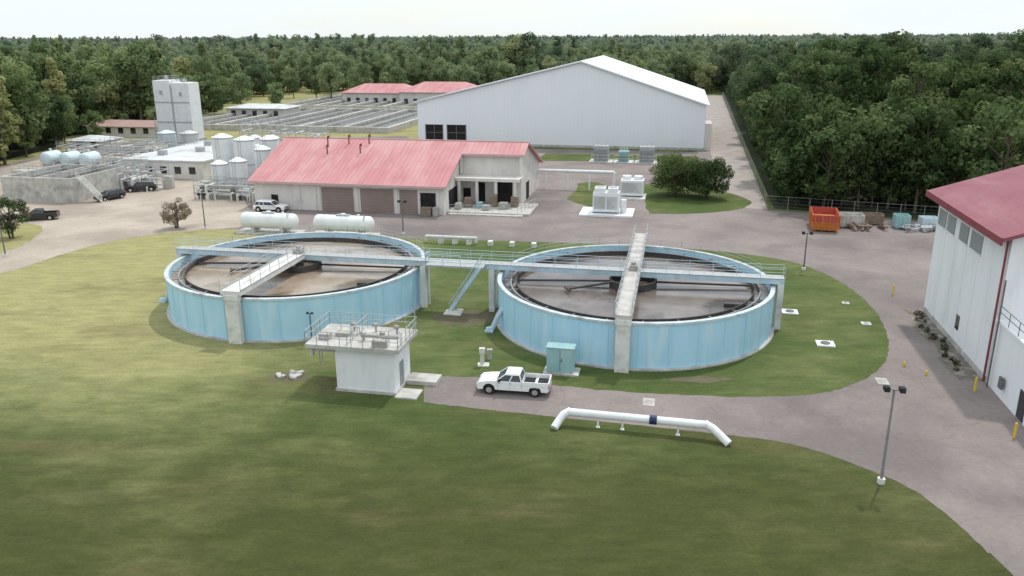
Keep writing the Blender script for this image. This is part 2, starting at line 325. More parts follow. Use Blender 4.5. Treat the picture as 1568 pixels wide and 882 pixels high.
sheet('grass_verge',[(-52,160),(-50,178),(-60,184),(-61,162)],0.02,GRASS)
sheet('forest_floor',[(43,131.5),(66,121.5),(122,112.5),(700,60),(900,900),(200,900),(101,400)],0.006,FFLOOR)
sheet('forest_floor',[(-4500,445),(4500,900),(4500,8500),(-4500,8500)],0.004,FFLOOR)
sheet('forest_floor',[(-600,140),(-118,170),(-118,212),(-128,236),(-126,252),(-112,260),(-118,302),(-126,420),(-600,440)],0.006,FFLOOR)

# ---------------------------------------------------------------- clarifier tanks
def tank(loc,water):
    t=E('clarifier_tank',loc,PHI)
    R=13.4;H=4.2
    b=new(); ring(b,R-0.3,R,0,H,128)
    add(b,t,'wall',TANKBLUE,True)
    b=new()
    for i in range(32):
        a=2*math.pi*(i+0.5)/32
        m=Matrix.Rotation(a,4,'Z')@Matrix.Translation((R+0.015,0,(H-.35)/2))@Matrix.Diagonal((0.06,0.13,(H-.35),1))
        bmesh.ops.create_cube(b,size=1,matrix=m)
    add(b,t,'wall_ribs',TANKBLUE)
    b=new(); ring(b,R+.002,R+0.35,0.0,0.14,128); add(b,t,'footing',CONC)
    b=new(); ring(b,R-0.31,R+0.1,H-0.16,H+0.04,128)
    add(b,t,'rim',RIM,True)
    b=new(); ring(b,12.1,12.2,2.9,H-0.35,128)
    add(b,t,'launder_wall',LAUND,True)
    b=new(); ring(b,11.55,11.64,3.0,H-0.25,128); ring(b,2.15,2.35,3.0,4.15,48)
    add(b,t,'scum_baffle',DARK,True)
    b=new()
    for i in range(24):
        a=2*math.pi*(i+0.5)/24; m=Matrix.Rotation(a,4,'Z')@Matrix.Translation((12.3,0,H-.42))@Matrix.Diagonal((1.5,0.08,.1,1)); bmesh.ops.create_cube(b,size=1,matrix=m)
    add(b,t,'launder_brackets',LAUND)
    b=new(); disc(b,R-0.31,3.45,128); add(b,t,'water_surface',water)
    b=new(); tube(b,(0,0,0),(0,0,4.5),0.45,24); tube(b,(0,0,4.2),(0,0,4.6),0.9,24)
    add(b,t,'centre_column',GREYD,True)
    b=new()
    for a in (0.1,0.1+math.pi):
        c,s=math.cos(a),math.sin(a); Lr=11.4
        tube(b,(c*2.2,s*2.2,3.85),(c*Lr,s*Lr,3.7),0.11,8)
    a=3.65;c,s=math.cos(a),math.sin(a); tube(b,(c*2.2,s*2.2,4),(c*7,s*7,3.75),0.13); tube(b,(c*7-s*.6,s*7+c*.6,3.75),(c*7+s*.6,s*7-c*.6,3.75),0.13)
    box(b,8.6,11.5,-5.2,-4.6,3.5,3.75)
    add(b,t,'rake_arm',DARK)
    b=new()
    for k in range(14):
        a0=math.radians(20+k*10); a1=math.radians(30+k*10)
        p0=Vector((math.cos(a0)*(R+.05),math.sin(a0)*(R+.05),H+.04)); p1=Vector((math.cos(a1)*(R+.05),math.sin(a1)*(R+.05),H+.04))
        rail(b,p0,p1,0.75,2.5,0.02)
    add(b,t,'rim_handrail',GALV)
    return t
TL=tank((-22.9,84.9),WATER_L); TR=tank((12.05,77.8),WATER_R)
def foot(t,a,name='drain_pipe'):
    c,s=math.cos(a),math.sin(a); b=new()
    P=lambda r,z:(c*r,s*r,z)
    path(b,[P(13.3,2.2),P(13.9,1.4),P(14.4,0.3),P(15.0,0.2)],0.24,12); box(b,c*14.7-.4,c*14.7+.4,s*14.7-.4,s*14.7+.4,0,0.18)
    add(b,t,name,LBLUE,True)
foot(TL,math.radians(196)); foot(TR,math.radians(206))

br=E('walkway_bridge',(12.05,77.8),PHI)
b=new(); box(b,-50,14.3,-0.58,-0.42,4.48,5.0); box(b,-50,14.3,0.42,0.58,4.48,5.0)
for i in range(33): box(b,-49.8+i*2,-49.7+i*2,-0.42,0.42,4.55,4.9)
for i in range(33): box(b,-49.9+i*2,-49.82+i*2,-0.62,-0.582,4.48,5.0)
add(b,br,'girders',LBLUE)
b=new(); box(b,-50,14.3,-0.64,0.64,5.003,5.06); add(b,br,'deck',GALV)
b=new()
for s in (-.58,.58): rail(b,(-50,s,5.06),(14.3,s,5.06),1.05,2.2,0.022)
add(b,br,'handrails',LBLUE)
b=new()
for x in (-49.6,14.0,-14.3,-21.6):
    box(b,x-.28,x+.28,-.75,-.3,0,4.47); box(b,x-.28,x+.28,.3,.75,0,4.47); box(b,x-.34,x+.34,-.3,.3,3.9,4.4)
add(b,br,'support_columns',CONCL)
b=new(); box(b,-20.9,-14.9,-1.9,-.66,4.85,5.03); add(b,br,'landing',GALV)
b=new(); rail(b,(-20.9,-1.88,5.03),(-17.2,-1.88,5.03),1.1,1.8,.035); rail(b,(-20.9,-1.88,5.03),(-20.9,-.7,5.03),1.1,1.2,.035)
add(b,br,'landing_handrail',LBLUE)
b=new()
for yy in (-2.1,-1.02):
    hexa(b,[(-18.8,yy,0),(-18.4,yy,0),(-18.4,yy+.08,0),(-18.8,yy+.08,0),(-15.4,yy,5),(-15.0,yy,5),(-15.0,yy+.08,5),(-15.4,yy+.08,5)])
for i in range(20):
    t=i/20; x=-18.55+3.4*t; box(b,x-.1,x+.22,-2.02,-1.02,t*5,t*5+.05)
for yy in (-2.08,-.98):
    tube(b,(-18.5,yy,1),(-15.1,yy,6.1),.04,6); tube(b,(-18.5,yy,.5),(-15.1,yy,5.6),.03,6)
add(b,br,'stair',LBLUE)

rb=E('radial_walkway',(12.05,77.8),PHI)
b=new(); box(b,-.72,.72,-14.2,15.6,4.72,5.10); add(b,rb,'deck',CONC)
b=new()
for s in (-.70,.70):
    rail(b,(s,-14.2,5.10),(s,15.6,5.10),1.1,1.9,0.026); box(b,s-.03,s+.03,-14.2,15.6,5.10,5.24)
add(b,rb,'handrails',GALV)
b=new(); box(b,-.6,.6,-14.25,-13.65,0,4.72); box(b,-.6,.6,14.0,14.5,0,4.72); box(b,-.68,.68,-14.35,-13.62,4.25,4.7); add(b,rb,'support_columns',CONCL)
b=new(); box(b,-.4,.4,-.6,.4,5.10,5.6); tube(b,(0,0,5.6),(0,0,5.85),.25,12); add(b,rb,'drive_motor',TANM)
lb=E('radial_walkway',(-22.9,84.9),PHI)
b=new(); box(b,-1.05,1.05,-14.1,-0.7,4.72,5.10); add(b,lb,'deck',CONCL)
b=new()
for s in (-1.02,1.02):
    rail(b,(s,-14.1,5.10),(s,-.7,5.10),1.1,1.9,0.026); box(b,s-.03,s+.03,-14.1,-.7,5.10,5.24)
add(b,lb,'handrails',GALV)
b=new(); box(b,-.65,.65,-14.2,-13.6,0,4.72); box(b,-.75,.75,-14.3,-13.62,4.25,4.7); add(b,lb,'support_columns',CONCL)
b=new(); box(b,-.4,.4,-.5,.5,5.10,5.6); tube(b,(0,0,5.6),(0,0,5.85),.25,12); add(b,lb,'drive_motor',TANM)

# ---------------------------------------------------------------- valve house
vh=E('valve_house',(-14.1,60.5),PHI)
b=new(); box(b,0,4.9,0,3.8,0,3.7); add(b,vh,'walls',WWALL)
b=new(); box(b,-.12,5.02,-.12,3.92,0,.22); box(b,5.05,7.6,2.2,3.9,0,.35); box(b,5.03,6.8,-.6,1.2,0,.12); add(b,vh,'plinth',CONC)
b=new(); box(b,-2.3,5.5,-.5,4.4,3.7,4.02); box(b,-2.1,-1.8,-.2,.1,2.9,3.7); box(b,-1.9,0,1.2,1.5,3.3,3.7);box(b,-1.9,0,-.1,.2,3.3,3.7); add(b,vh,'roof_platform',CONC)
b=new()
for p,q in (((-2.25,-.45),(5.45,-.45)),((5.45,-.45),(5.45,4.35)),((5.45,4.35),(-2.25,4.35)),((-2.25,4.35),(-2.25,-.45)),((1.2,-.3),(1.2,4.2)),((3.4,.6),(5.3,.6)),((-.4,2.4),(1.2,2.4))): rail(b,(*p,4.02),(*q,4.02),1.1,1.0,0.03)
tube(b,(5.45,3.9,4),(5.45,3.9,6.4),.05)
for s in (0,.5): tube(b,(-2.3,2+s,1.2),(-2.3,2+s,5.0),.04,6)
add(b,vh,'handrails',GALV)
b=new()
for x,y in ((2.1,1),(3.6,1.3),(.5,3),(2.3,3.2),(4.2,3.0)):
    tube(b,(x,y,4.02),(x,y,4.65),.09,10); box(b,x-.16,x+.16,y-.14,y+.14,4.5,4.75); tube(b,(x-.22,y,4.65),(x-.18,y,4.65),.2,14)
box(b,-1.6,-.7,.6,1.2,4.02,4.5); box(b,1.5,4.6,1.9,2.3,4.02,4.25); box(b,-.6,.6,1.6,2.2,4.02,4.35); box(b,3.2,4.4,-.2,.2,4.02,4.6)
add(b,vh,'gate_actuators',TANM,bevel=.03)
b=new(); box(b,4.902,4.93,1.2,2.15,.225,2.3); add(b,vh,'door',LOUVER)

# ---------------------------------------------------------------- vehicles
def vehicle(name,loc,rot,paint,kind='pickup',scale=1.0):
    v=E(name,loc,rot); v.scale=(scale,)*3
    W=.93; xf,xr=1.82,-1.72; r=.47
    def arch(cx):
        return [(cx+r*math.cos(a),.42+r*math.sin(a)) for a in [math.pi*k/8 for k in range(0,9)]]
    bottom=[(2.72,.42)]+[p for p in arch(xf)]+[p for p in arch(xr)]+[(-2.72,.42)]
    if kind=='pickup': top=[(-2.75,.85),(-.72,.85),(-.72,1.14),(1.2,1.16),(1.9,1.12),(2.55,1.02),(2.74,.88),(2.78,.6)]
    else: top=[(-2.45,1.02),(-2.2,1.08),(1.05,1.08),(1.8,1.02),(2.35,.92),(2.6,.75),(2.62,.55)]; bottom=[(2.55,.35)]+arch(xf-.15)+arch(xr+.1)+[(-2.45,.35)]
    b=new(); prism(b,bottom+top,-W,W)
    if kind=='pickup':
        box(b,-2.77,-.72,-W,-W+.09,.86,1.2); box(b,-2.77,-.72,W-.09,W,.86,1.2); box(b,-2.8,-2.7,-W+.09,W-.09,.5,1.2)
    add(b,v,'body',paint,bevel=.05)
    b=new()
    if kind=='pickup': G=(-.70,1.28,.88,1.14,-.52,.55,.74,1.66)
    else: G=(-2.25,1.1,.88,1.07,-1.95,.35,.72,1.58)
    frustum(b,*G); add(b,v,'glass',GLASS,bevel=.02)
    b=new(); x2,x3,w1,z1=G[4:]
    frustum(b,x2-.03,x3+.06,w1+.02,z1-.04,x2+.06,x3-.08,w1-.05,z1+.07)
    for s in (-1,1):
        for f in (0,0.48,1):
            xb=G[0]+(G[1]-G[0])*f; xt=x2+(x3-x2)*f
            tube(b,(xb,s*G[2],G[3]-.02),(xt,s*w1,z1),.05,6)
        if kind!='pickup': tube(b,(G[0]+.8,s*G[2],G[3]),(x2+.6,s*w1,z1),.05,6)
    add(b,v,'roof_and_pillars',paint,True)
    b=new(); hub=new()
    xs=(xf,xr) if kind=='pickup' else (xf-.15,xr+.1)
    for x in xs:
        for s in (-1,1):
            tube(b,(x,s*(W-.24),.39),(x,s*(W+.02),.39),.39,24); tube(hub,(x,s*(W+.0),.39),(x,s*(W+.035),.39),.22,16)
    box(b,-2.3,2.4,-.7,.7,.3,.5)
    add(b,v,'tyres_and_chassis',BLACK,True); add(hub,v,'hubs',CHROME,True)
    b=new()
    fx=2.79 if kind=='pickup' else 2.63; rx=-2.82 if kind=='pickup' else -2.47
    box(b,fx-.05,fx+.07,-.85,.85,.42,.58); box(b,rx-.06,rx+.04,-.85,.85,.42,.58); box(b,fx-.04,fx+.015,-.45,.45,.66,.86)
    add(b,v,'bumpers_and_grille',GREYD,bevel=.02)
    b=new()
    for s in (-1,1): box(b,fx-.1,fx+.012,s*.72-.17,s*.72+.17,.68,.84)
    add(b,v,'headlights',CHROME)
    b=new()
    for s in (-1,1): box(b,rx-.012,rx+.05,s*.84-.08,s*.84+.08,.75,1.05)
    add(b,v,'tail_lights',REDL)
    b=new()
    for s in (-1,1): box(b,G[1]-.35,G[1]-.2,s*1.02-.1,s*1.02+.1,1.15,1.32)
    for s in (-1,1):
        for x in (.05,.95): box(b,x,x+.14,s*(W+.008)-.008,s*(W+.008)+.008,.98,1.01)
        for x in (-.7,.22,1.12): box(b,x,x+.014,s*(W+.004)-.004,s*(W+.004)+.004,.55,1.1)
    box(b,-1.5 if kind!='pickup' else -2.68,-1.4 if kind!='pickup' else -.76,-.8,.8,.856,.87)
    add(b,v,'mirrors_and_trim',BLACK)
    return v
vehicle('pickup_truck',(0.15,60.2),math.pi-0.17,PWHITE,'pickup',1.04)
vehicle('pickup_truck',(-74,125.5),math.radians(195),PDARK,'pickup')
vehicle('parked_car',(-68.6,150),math.radians(200),PDARK,'suv',1.08)
vehicle('parked_car',(-70.5,141.8),math.radians(240),PDARK,'suv')
vehicle('parked_car',(-39.3,131.2),PHI,PWHITE,'suv',1.08)

# ---------------------------------------------------------------- ground pipe
gp=E('bypass_pipe')
b=new(); path(b,[(3.0,53.4,.15),(3.35,53.85,.5),(3.7,54.15,.85),(4.1,54.3,1.0),(13.7,52.1,1.0),(14.1,51.8,.85),(14.55,51.35,.5),(15.0,50.9,.15)],.29,20); add(b,gp,'pipe',WHITE,True)
b=new()
for t in (.22,.4,.8):
    p=Vector((4.1,54.3,0)).lerp(Vector((13.7,52.1,0)),t); box(b,p.x-.06,p.x+.06,p.y-.06,p.y+.06,0,.75); box(b,p.x-.13,p.x+.13,p.y-.13,p.y+.13,0,.04)
add(b,gp,'supports',WHITE)
b=new(); p=Vector((4.1,54.3,1)).lerp(Vector((13.7,52.1,1)),.62); d=Vector((9.6,-2.2,0)).normalized(); tube(b,p-d*.26,p+d*.26,.335,20); add(b,gp,'coupling_band',NAVY,True)
b=new()
for t in (.0,1.0):
    p=Vector((4.1,54.3,1)).lerp(Vector((13.7,52.1,1)),t); tube(b,p-d*.05,p+d*.05,.335,20)
add(b,gp,'flanges',WHITE,True)

# ---------------------------------------------------------------- lamps
def lamp(x,y,h,rot=PHI):
    l=E('street_lamp',(x,y),rot)
    b=new(); tube(b,(0,0,0),(0,0,h),.10 if h>4 else .07,10,.06); tube(b,(-.35,0,h-.05),(.35,0,h-.05),.05,8); add(b,l,'pole',GREYD if h<6 else POLE,True)
    b=new(); tube(b,(0,0,0),(0,0,.35),.24,16); add(b,l,'base',CONCL)
    b=new(); k=1 if h>4 else .5
    for s in (-1,1): hexa(b,[(s*.45*k-.16*k,-.28*k,h-.14*k),(s*.45*k+.16*k,-.28*k,h-.14*k),(s*.45*k+.16*k,.28*k,h-.14*k),(s*.45*k-.16*k,.28*k,h-.14*k),(s*.45*k-.18*k,-.2*k,h+.16*k),(s*.45*k+.18*k,-.2*k,h+.16*k),(s*.45*k+.18*k,.2*k,h+.16*k),(s*.45*k-.18*k,.2*k,h+.16*k)])
    add(b,l,'lamp_heads',BLACK,bevel=.02)
lamp(23.4,45.9,6.5); lamp(35.3,95,4.6); lamp(-15.6,114.5,4.8); lamp(-66,103,5.0); lamp(-45.5,118.5,5.2); lamp(-18.6,71.0,3.0)

# ---------------------------------------------------------------- small site items
c=E('electrical_cabinet',(4.1,64.1),PHI)
b=new(); box(b,-1.15,1.15,-.55,.6,.15,2.3); box(b,-1.22,1.22,-.62,.67,2.3,2.38); add(b,c,'housing',TEAL,bevel=.04)
b=new(); box(b,-1.4,1.6,-.9,.8,0,.15); add(b,c,'pad',CONC)
b=new(); box(b,-.02,.02,-.57,-.553,.25,2.2); box(b,.1,.16,-.6,-.553,1.1,1.4); add(b,c,'door_seams',GREYD)
c=E('valve_pedestal',(-2.6,65.6),0)
b=new(); tube(b,(0,0,0),(0,0,1.2),.18,12); box(b,-.25,.25,-.2,.2,1.1,1.6); tube(b,(.0,-.26,1.4),(0,-.22,1.4),.26,16); box(b,-.4,.6,-.4,.4,0,.1); add(b,c,'pedestal',CONCL,bevel=.03)
c=E('valve_pedestal',(-2.0,67.0),0)
b=new(); tube(b,(0,0,0),(0,0,.8),.2,12); box(b,-.25,.25,-.2,.2,.6,.95); add(b,c,'pedestal',CONC,bevel=.03)
for x,y,s in ((28.5,79.3,.8),(28.8,70.2,.8),(35.3,82,.35),(34.8,75.6,.45)):
    c=E('manhole_cover',(x,y),PHI)
    b=new(); box(b,-s,s,-s*.9,s*.9,0,.14); add(b,c,'pad',WHITE if s>.5 else CONCL,bevel=.02)
    b=new(); tube(b,(0,0,.14),(0,0,.19),s*.55,20); add(b,c,'lid',GREYD if s>.5 else CONC)
for x,y in ((10.6,58.0),(30.4,61.8)):
    c=E('manhole_cover',(x,y),PHI); b=new(); box(b,-.45,.45,-.7,.7,0,.03); add(b,c,'frame',CONC); b=new(); tube(b,(0,0,.03),(0,0,.05),.33,20); add(b,c,'lid',TANM)
c=E('concrete_rubble',(-18.7,63.2),.3)
b=new(); random.seed(3)
for i in range(9):
    m=Matrix.Translation((random.uniform(-.9,.9),random.uniform(-.5,.5),.13))@Matrix.Rotation(random.uniform(0,3),4,Vector((random.random()*.3,random.random()*.3,1)))@Matrix.Diagonal((random.uniform(.4,.9),random.uniform(.3,.5),.22,1)); bmesh.ops.create_cube(b,size=1,matrix=m)
add(b,c,'slabs',CONC,bevel=.03)
def patch(x,y,a,b_,w): sheet('soil_patch',wiggle([(x+a*math.cos(k*math.pi/12),y+b_*math.sin(k*math.pi/12)) for k in range(24)],w),.005,DIRT)
patch(-18.7,63.2,1.6,1.1,.3); patch(-4.5,78,3.4,2.4,.5); patch(15.5,62.3,3.0,.6,.25)
c=E('concrete_steps',(-6.0,79.6),PHI); b=new(); box(b,-.9,.9,-.8,.5,0,.16); box(b,-.5,.9,-.3,.5,.161,.32); add(b,c,'steps',CONCL,bevel=.02)
for x,y in ((36.9,59.8),(41.6,84.9),(35.4,51.9),(33.6,64.9),(34.6,63.0)):
    c=E('bollard',(x,y)); h=1.1 if x>35 else .35
    b=new(); tube(b,(0,0,0),(0,0,h),.10,12); bmesh.ops.create_icosphere(b,subdivisions=2,radius=.10,matrix=Matrix.Translation((0,0,h))); add(b,c,'post',YELLOW,True)

for x0,L in ((-35.2,7.4),(-24.0,7.6)):
    c=E('horizontal_storage_tank',(x0,116.2 if x0<-30 else 114.2),PHI)
    b=new(); tube(b,(-L/2,0,1.75),(L/2,0,1.75),1.15,32)
    for s in (-1,1): bmesh.ops.create_uvsphere(b,u_segments=32,v_segments=16,radius=1.15,matrix=Matrix.Translation((s*L/2,0,1.75))@Matrix.Diagonal((.65,1,1,1)))
    tube(b,(0,0,2.8),(0,0,3.15),.35,16); tube(b,(L*.3,0,2.8),(L*.3,0,3.1),.2,12); add(b,c,'vessel',WHITE,True)
    b=new()
    for s in (-.6,.6): box(b,s*L/2-.25,s*L/2+.25,-1,1,0,1.2)
    box(b,-L/2-1.2,L/2+1.2,-1.8,1.8,0,.12); add(b,c,'saddles',CONC)
    b=new(); box(b,-1,1,-.35,.35,2.93,3.0); tube(b,(L/2-.4,-.9,0),(L/2-.4,-.9,3.3),.05); tube(b,(L/2-.4,-.5,0),(L/2-.4,-.5,3.3),.05)
    for k in range(8): tube(b,(L/2-.4,-.9,.4+k*.35),(L/2-.4,-.5,.4+k*.35),.025,6)
    add(b,c,'catwalk',GALV)
c=E('pipe_manifold',(0,107.2),PHI)
b=new(); path(b,[(-12,0,.3),(-12,0,.9),(-5,0,.9),(-5,0,.3)],.24,12)
for x in (-10,-8,-6,-3,0,3): box(b,x-.3,x+.3,-.3,.6,0,.6)
add(b,c,'pipes',CONCL,True)

# ---------------------------------------------------------------- buildings
def quadplate(b,pts,t=.22):
    hexa(b,[(p[0],p[1],p[2]-t) for p in pts]+list(pts))
o=E('red_roof_workshop',(-42.6,133.9),PHI)
b=new()
S=5.1/14
def gable(b,x,y0,y1,yr,th=.3):
    zl=4.85+S*y0; zr=4.85+S*(28-y1)
    pts=[(y0,0),(y1,0),(y1,zr),(yr,4.85+S*yr),(y0,zl)]
    a=[b.verts.new((x,p[0],p[1])) for p in pts]; c_=[b.verts.new((x+th,p[0],p[1])) for p in pts]
    b.faces.new(a); b.faces.new(list(reversed(c_)))
    for i in range(5): b.faces.new((a[i],a[(i+1)%5],c_[(i+1)%5],c_[i]))
gable(b,0,0,28,14); gable(b,42.7,10.4,28,14)
box(b,.3,32.5,0,.3,0,4.85); box(b,.3,42.7,27.7,28,0,4.85); box(b,32.2,32.5,.3,10.4,0,4.85)
box(b,32.5,42.7,10.4,10.7,0,8.6)
v=[b.verts.new(p) for p in ((32.2,.3,4.85),(32.2,10.4,4.85),(32.2,10.4,4.85+S*10.4))]; b.faces.new(v)
v=[b.verts.new(p) for p in ((32.5,.3,4.85),(32.5,10.4,4.85),(32.5,10.4,4.85+S*10.4))]; b.faces.new(v)
add(b,o,'walls',CREAM)
b=new()
z=lambda y:4.95+S*y
quadplate(b,[(-.7,-.8,z(-.8)),(33.1,-.8,z(-.8)),(33.1,9.7,z(9.7)),(-.7,9.7,z(9.7))])
quadplate(b,[(-.7,9.7,z(9.7)),(43.7,9.7,z(9.7)),(43.7,14,z(14)),(-.7,14,z(14))])
quadplate(b,[(-.7,14.0,z(14)),(43.7,14.0,z(14)),(43.7,28.8,z(-.8)),(-.7,28.8,z(-.8))])
add(b,o,'roof',REDROOF)
b=new(); box(b,-.75,33.15,-.95,-.8,4.35,4.72); box(b,33.1,43.75,9.56,9.7,z(9.7)-.35,z(9.7)+.02); box(b,-.7,43.7,13.85,14.15,z(14)-.02,z(14)+.1)
add(b,o,'fascia_and_ridge',M('pink_trim',(0.50,0.32,0.32),(0.58,0.40,0.39),scale=1,rough=.5))
b=new()
for x0,x1 in ((11.9,17.4),(18.6,24.2),(25.2,28.2)): box(b,x0,x1,-.06,.0-.002,.05,3.9)
add(b,o,'roller_doors',DOOR)
b=new(); box(b,28.7,31.2,-.05,-.003,.05,3.5); box(b,3,4.2,-.05,-.003,.05,2.4); box(b,35.5,36.8,10.33,10.395,.05,3.6); box(b,38.5,41.5,10.33,10.395,.05,3.8); box(b,33.0,34.3,10.33,10.395,.05,2.6)
box(b,43.003,43.06,15,17.5,.05,3); box(b,32.51,32.55,3,8,.4,3.4)
add(b,o,'openings',OPEN)
b=new()
for x in (8,10.8,11.5,18.0,24.7,28.45,31.6): box(b,x-.18,x+.18,-.12,-.003,0,4.4)
for x in (33.2,36.2,39.4,42.6): box(b,x-.22,x+.22,6.9,7.3,0,4.4)
box(b,32.6,43.4,6.8,7.4,4.4,4.75); box(b,32.52,43.4,6.8,10.38,4.76,4.9)
for x in (32.9,43.1): box(b,x-.2,x+.2,9.75,10.15,4.96,8.2)
add(b,o,'pilasters_and_porch',CREAM)
b=new(); box(b,32.6,46,1.5,10.2,0.015,.35); box(b,33,45,.5,1.498,.015,.18); add(b,o,'loading_dock',CONC)
for nm,mt,items in (('stored_pallets',BROWNM,((34.5,5,1.2,1.6),(38.6,6,1.1,2),(42,6.5,1.2,1.7),(29.2,-1.6,1.6,1.1))),('stored_drums',TEAL,((36.8,4.5,.8,1.0),)),('stored_crates',TANM,((40.5,4.4,1.3,1.1),(33.4,3.2,1.0,1.0),(37.9,3.2,1.2,.8),(31,-1.4,.8,1.1)))):
    b=new()
    for x,y,w_,h in items: box(b,x,x+w_,y,y+1,.36 if x>32.5 else .02,.35+h)
    add(b,o,nm,mt,bevel=.05)
b=new()
for x,y in ((8.5,11.5),(9.6,8.5),(12.2,12),(15.8,12.3),(15.4,9)):
    zz=z(y); path(b,[(x,y,zz-.1),(x,y,zz+1.4),(x+.3,y-.2,zz+1.6),(x+.4,y-.3,zz+1.2)],.12,8)
add(b,o,'roof_vents',REDTRIM,True)
b=new(); rail(b,(44,2,.35),(45.8,9,.35),1.1,1.5,.04); rail(b,(33,1.6,.35),(40,1.6,.35),1.1,1.5,.03); add(b,o,'handrails',GALV)

w=E('white_warehouse',(-24.4,216.6),PHI)
W_,D_,HE,HR,XR=73.2,58,10.8,20.8,42.5
b=new(); prism(b,[(0,0),(W_,0),(W_,HE),(XR,HR),(0,HE)],0,D_); add(b,w,'walls',WRIB)
b=new()
def rp(x0,z0,x1,z1):
    hexa(b,[(x0,-.6,z0),(x1,-.6,z1),(x1,D_+.6,z1),(x0,D_+.6,z0),(x0,-.6,z0+.35),(x1,-.6,z1+.35),(x1,D_+.6,z1+.35),(x0,D_+.6,z0+.35)])
rp(-.8,HE-.1,XR,HR+.08); rp(XR,HR+.08,W_+.8,HE-.2)
add(b,w,'roof',WROOF)
b=new()
for x0,x1 in ((2.2,6.6),(8.0,12.8)): box(b,x0,x1,-.08,-.004,1.2,5.2)
add(b,w,'louvre_doors',OPEN)
b=new()
for x0,x1 in ((2.2,6.6),(8.0,12.8)):
    box(b,x0-.2,x0-.002,-.12,-.004,1,5.3); box(b,x1+.002,x1+.2,-.12,-.004,1,5.3); box(b,x0,x1,-.14,-.085,3.1,3.25); box(b,(x0+x1)/2-.08,(x0+x1)/2+.08,-.13,-.085,1.2,5.2)
add(b,w,'door_frames',GREYD)
b=new(); box(b,-.05,W_+.05,-.1,-.004,0,.6); add(b,w,'base_course',CONC)
b=new(); box(b,W_+.01,W_+1.6,0.2,8,0,6.5); box(b,W_+.01,W_+2,14,20,0,4); add(b,w,'side_annexe',CREAM)

e=E('white_process_building',(38.7,61.3),PHI)
LY=18.85; WX=24
b=new()
prism(b,[(0,0),(WX,0),(WX,12.3),(WX/2,16.3),(0,12.3)],0,LY); add(b,e,'walls',WWALL)
b=new()
def rp2(x0,z0,x1,z1,t=.3): hexa(b,[(x0,-.9,z0),(x1,-.9,z1),(x1,LY+.9,z1),(x0,LY+.9,z0),(x0,-.9,z0+t),(x1,-.9,z1+t),(x1,LY+.9,z1+t),(x0,LY+.9,z0+t)])
rp2(-1.0,12.02,WX/2,16.38); rp2(WX/2,16.38,WX+1,12.02); add(b,e,'roof',REDROOF2)
b=new(); box(b,-1.15,-1.0,-.95,LY+.95,11.75,12.35); tube(b,(-.2,.25,12),(-.2,.25,0.1),.09,10); add(b,e,'gutter_and_downpipe',REDTRIM)
b=new()
for y0,y1 in ((16,18.3),(13.2,15.5),(9.5,11.8),(5.9,8.7)): box(b,-.07,-.004,y0,y1,9.3,10.9)
add(b,e,'louvre_windows',LOUVER)
b=new()
for y0,y1 in ((16,18.3),(13.2,15.5),(9.5,11.8),(5.9,8.7)):
    box(b,-.1,-.004,y0-.12,y1+.12,10.902,11.02); box(b,-.1,-.004,y0-.12,y1+.12,9.18,9.298)
for k in range(1,6): box(b,-.012,-.004,k*3.1,k*3.1+.05,.5,9.1)
add(b,e,'window_frames_and_joints',WHITE)
b=new(); box(b,-.06,-.004,8.3,9.1,1.6,2.9); box(b,-.06,-.004,-7.5,-6.3,.1,2.3); add(b,e,'dark_windows',GLASS)
b=new(); box(b,-.1,-.01,.2,LY-.1,0,.5); add(b,e,'plinth',CONC)
b=new(); box(b,0,14,-12,-.01,0,5.4); box(b,-.15,14,-12.1,-.02,5.401,5.6); add(b,e,'annexe',WWALL)
b=new(); rail(b,(0,-11.9,5.6),(0,-.2,5.6),1.1,1.8,.03); tube(b,(-.25,-.8,0),(-.25,-.8,9),.07,8); box(b,-.35,-.16,-3.6,-3,1,1.9); add(b,e,'handrails_and_conduit',GREYD)

def redhall(name,x,y,L,D,h,hr,rot=PHI,mat=REDROOF,wall=CREAM):
    q=E(name,(x,y),rot)
    b=new(); box(b,0,L,0,D,0,h-.003); add(b,q,'walls',wall)
    b=new(); i=D*.45
    pts=[(-.8,-.8,h),(L+.8,-.8,h),(L+.8,D+.8,h),(-.8,D+.8,h),(i,D/2,hr),(L-i,D/2,hr)]
    vs=[b.verts.new(p) for p in pts]
    for f in ((0,1,5,4),(1,2,5),(2,3,4,5),(3,0,4),(3,2,1,0)): b.faces.new([vs[k] for k in f])
    add(b,q,'roof',mat)
    b=new(); k=2.0
    while k<L-2: box(b,k,k+1.6,-.06,-.004,1,2.6); k+=4
    add(b,q,'windows',GLASS); return q
redhall('red_roof_office',-71,352,32,16,4.6,8)
redhall('red_roof_office',-46,344,34,18,5.2,9)
redhall('low_shed',-122,238,24,9,3.0,4.4,mat=DULLROOF)
redhall('low_shed',-100,292,22,12,3.4,4.6,mat=GRAVELROOF)
redhall('low_shed',-110,205,9,7,2.8,3.8,mat=GRAVELROOF)

q=E('flat_roof_building',(-79,166),PHI)
b=new(); box(b,0,18,0,30,0,3.4); add(b,q,'walls',CREAM)
b=new(); box(b,-.3,18.3,-.3,30.3,3.4,3.7); add(b,q,'roof',GRAVELROOF)
b=new()
for k in range(5): box(b,2+k*3.2,3.4+k*3.2,-.06,-.004,1,2.4)
add(b,q,'windows',GLASS)
b=new()
for x,y in ((4,6),(9,12),(13,20),(5,22)): box(b,x,x+1.6,y,y+1.3,3.7,4.7)
add(b,q,'rooftop_units',GALV,bevel=.05)

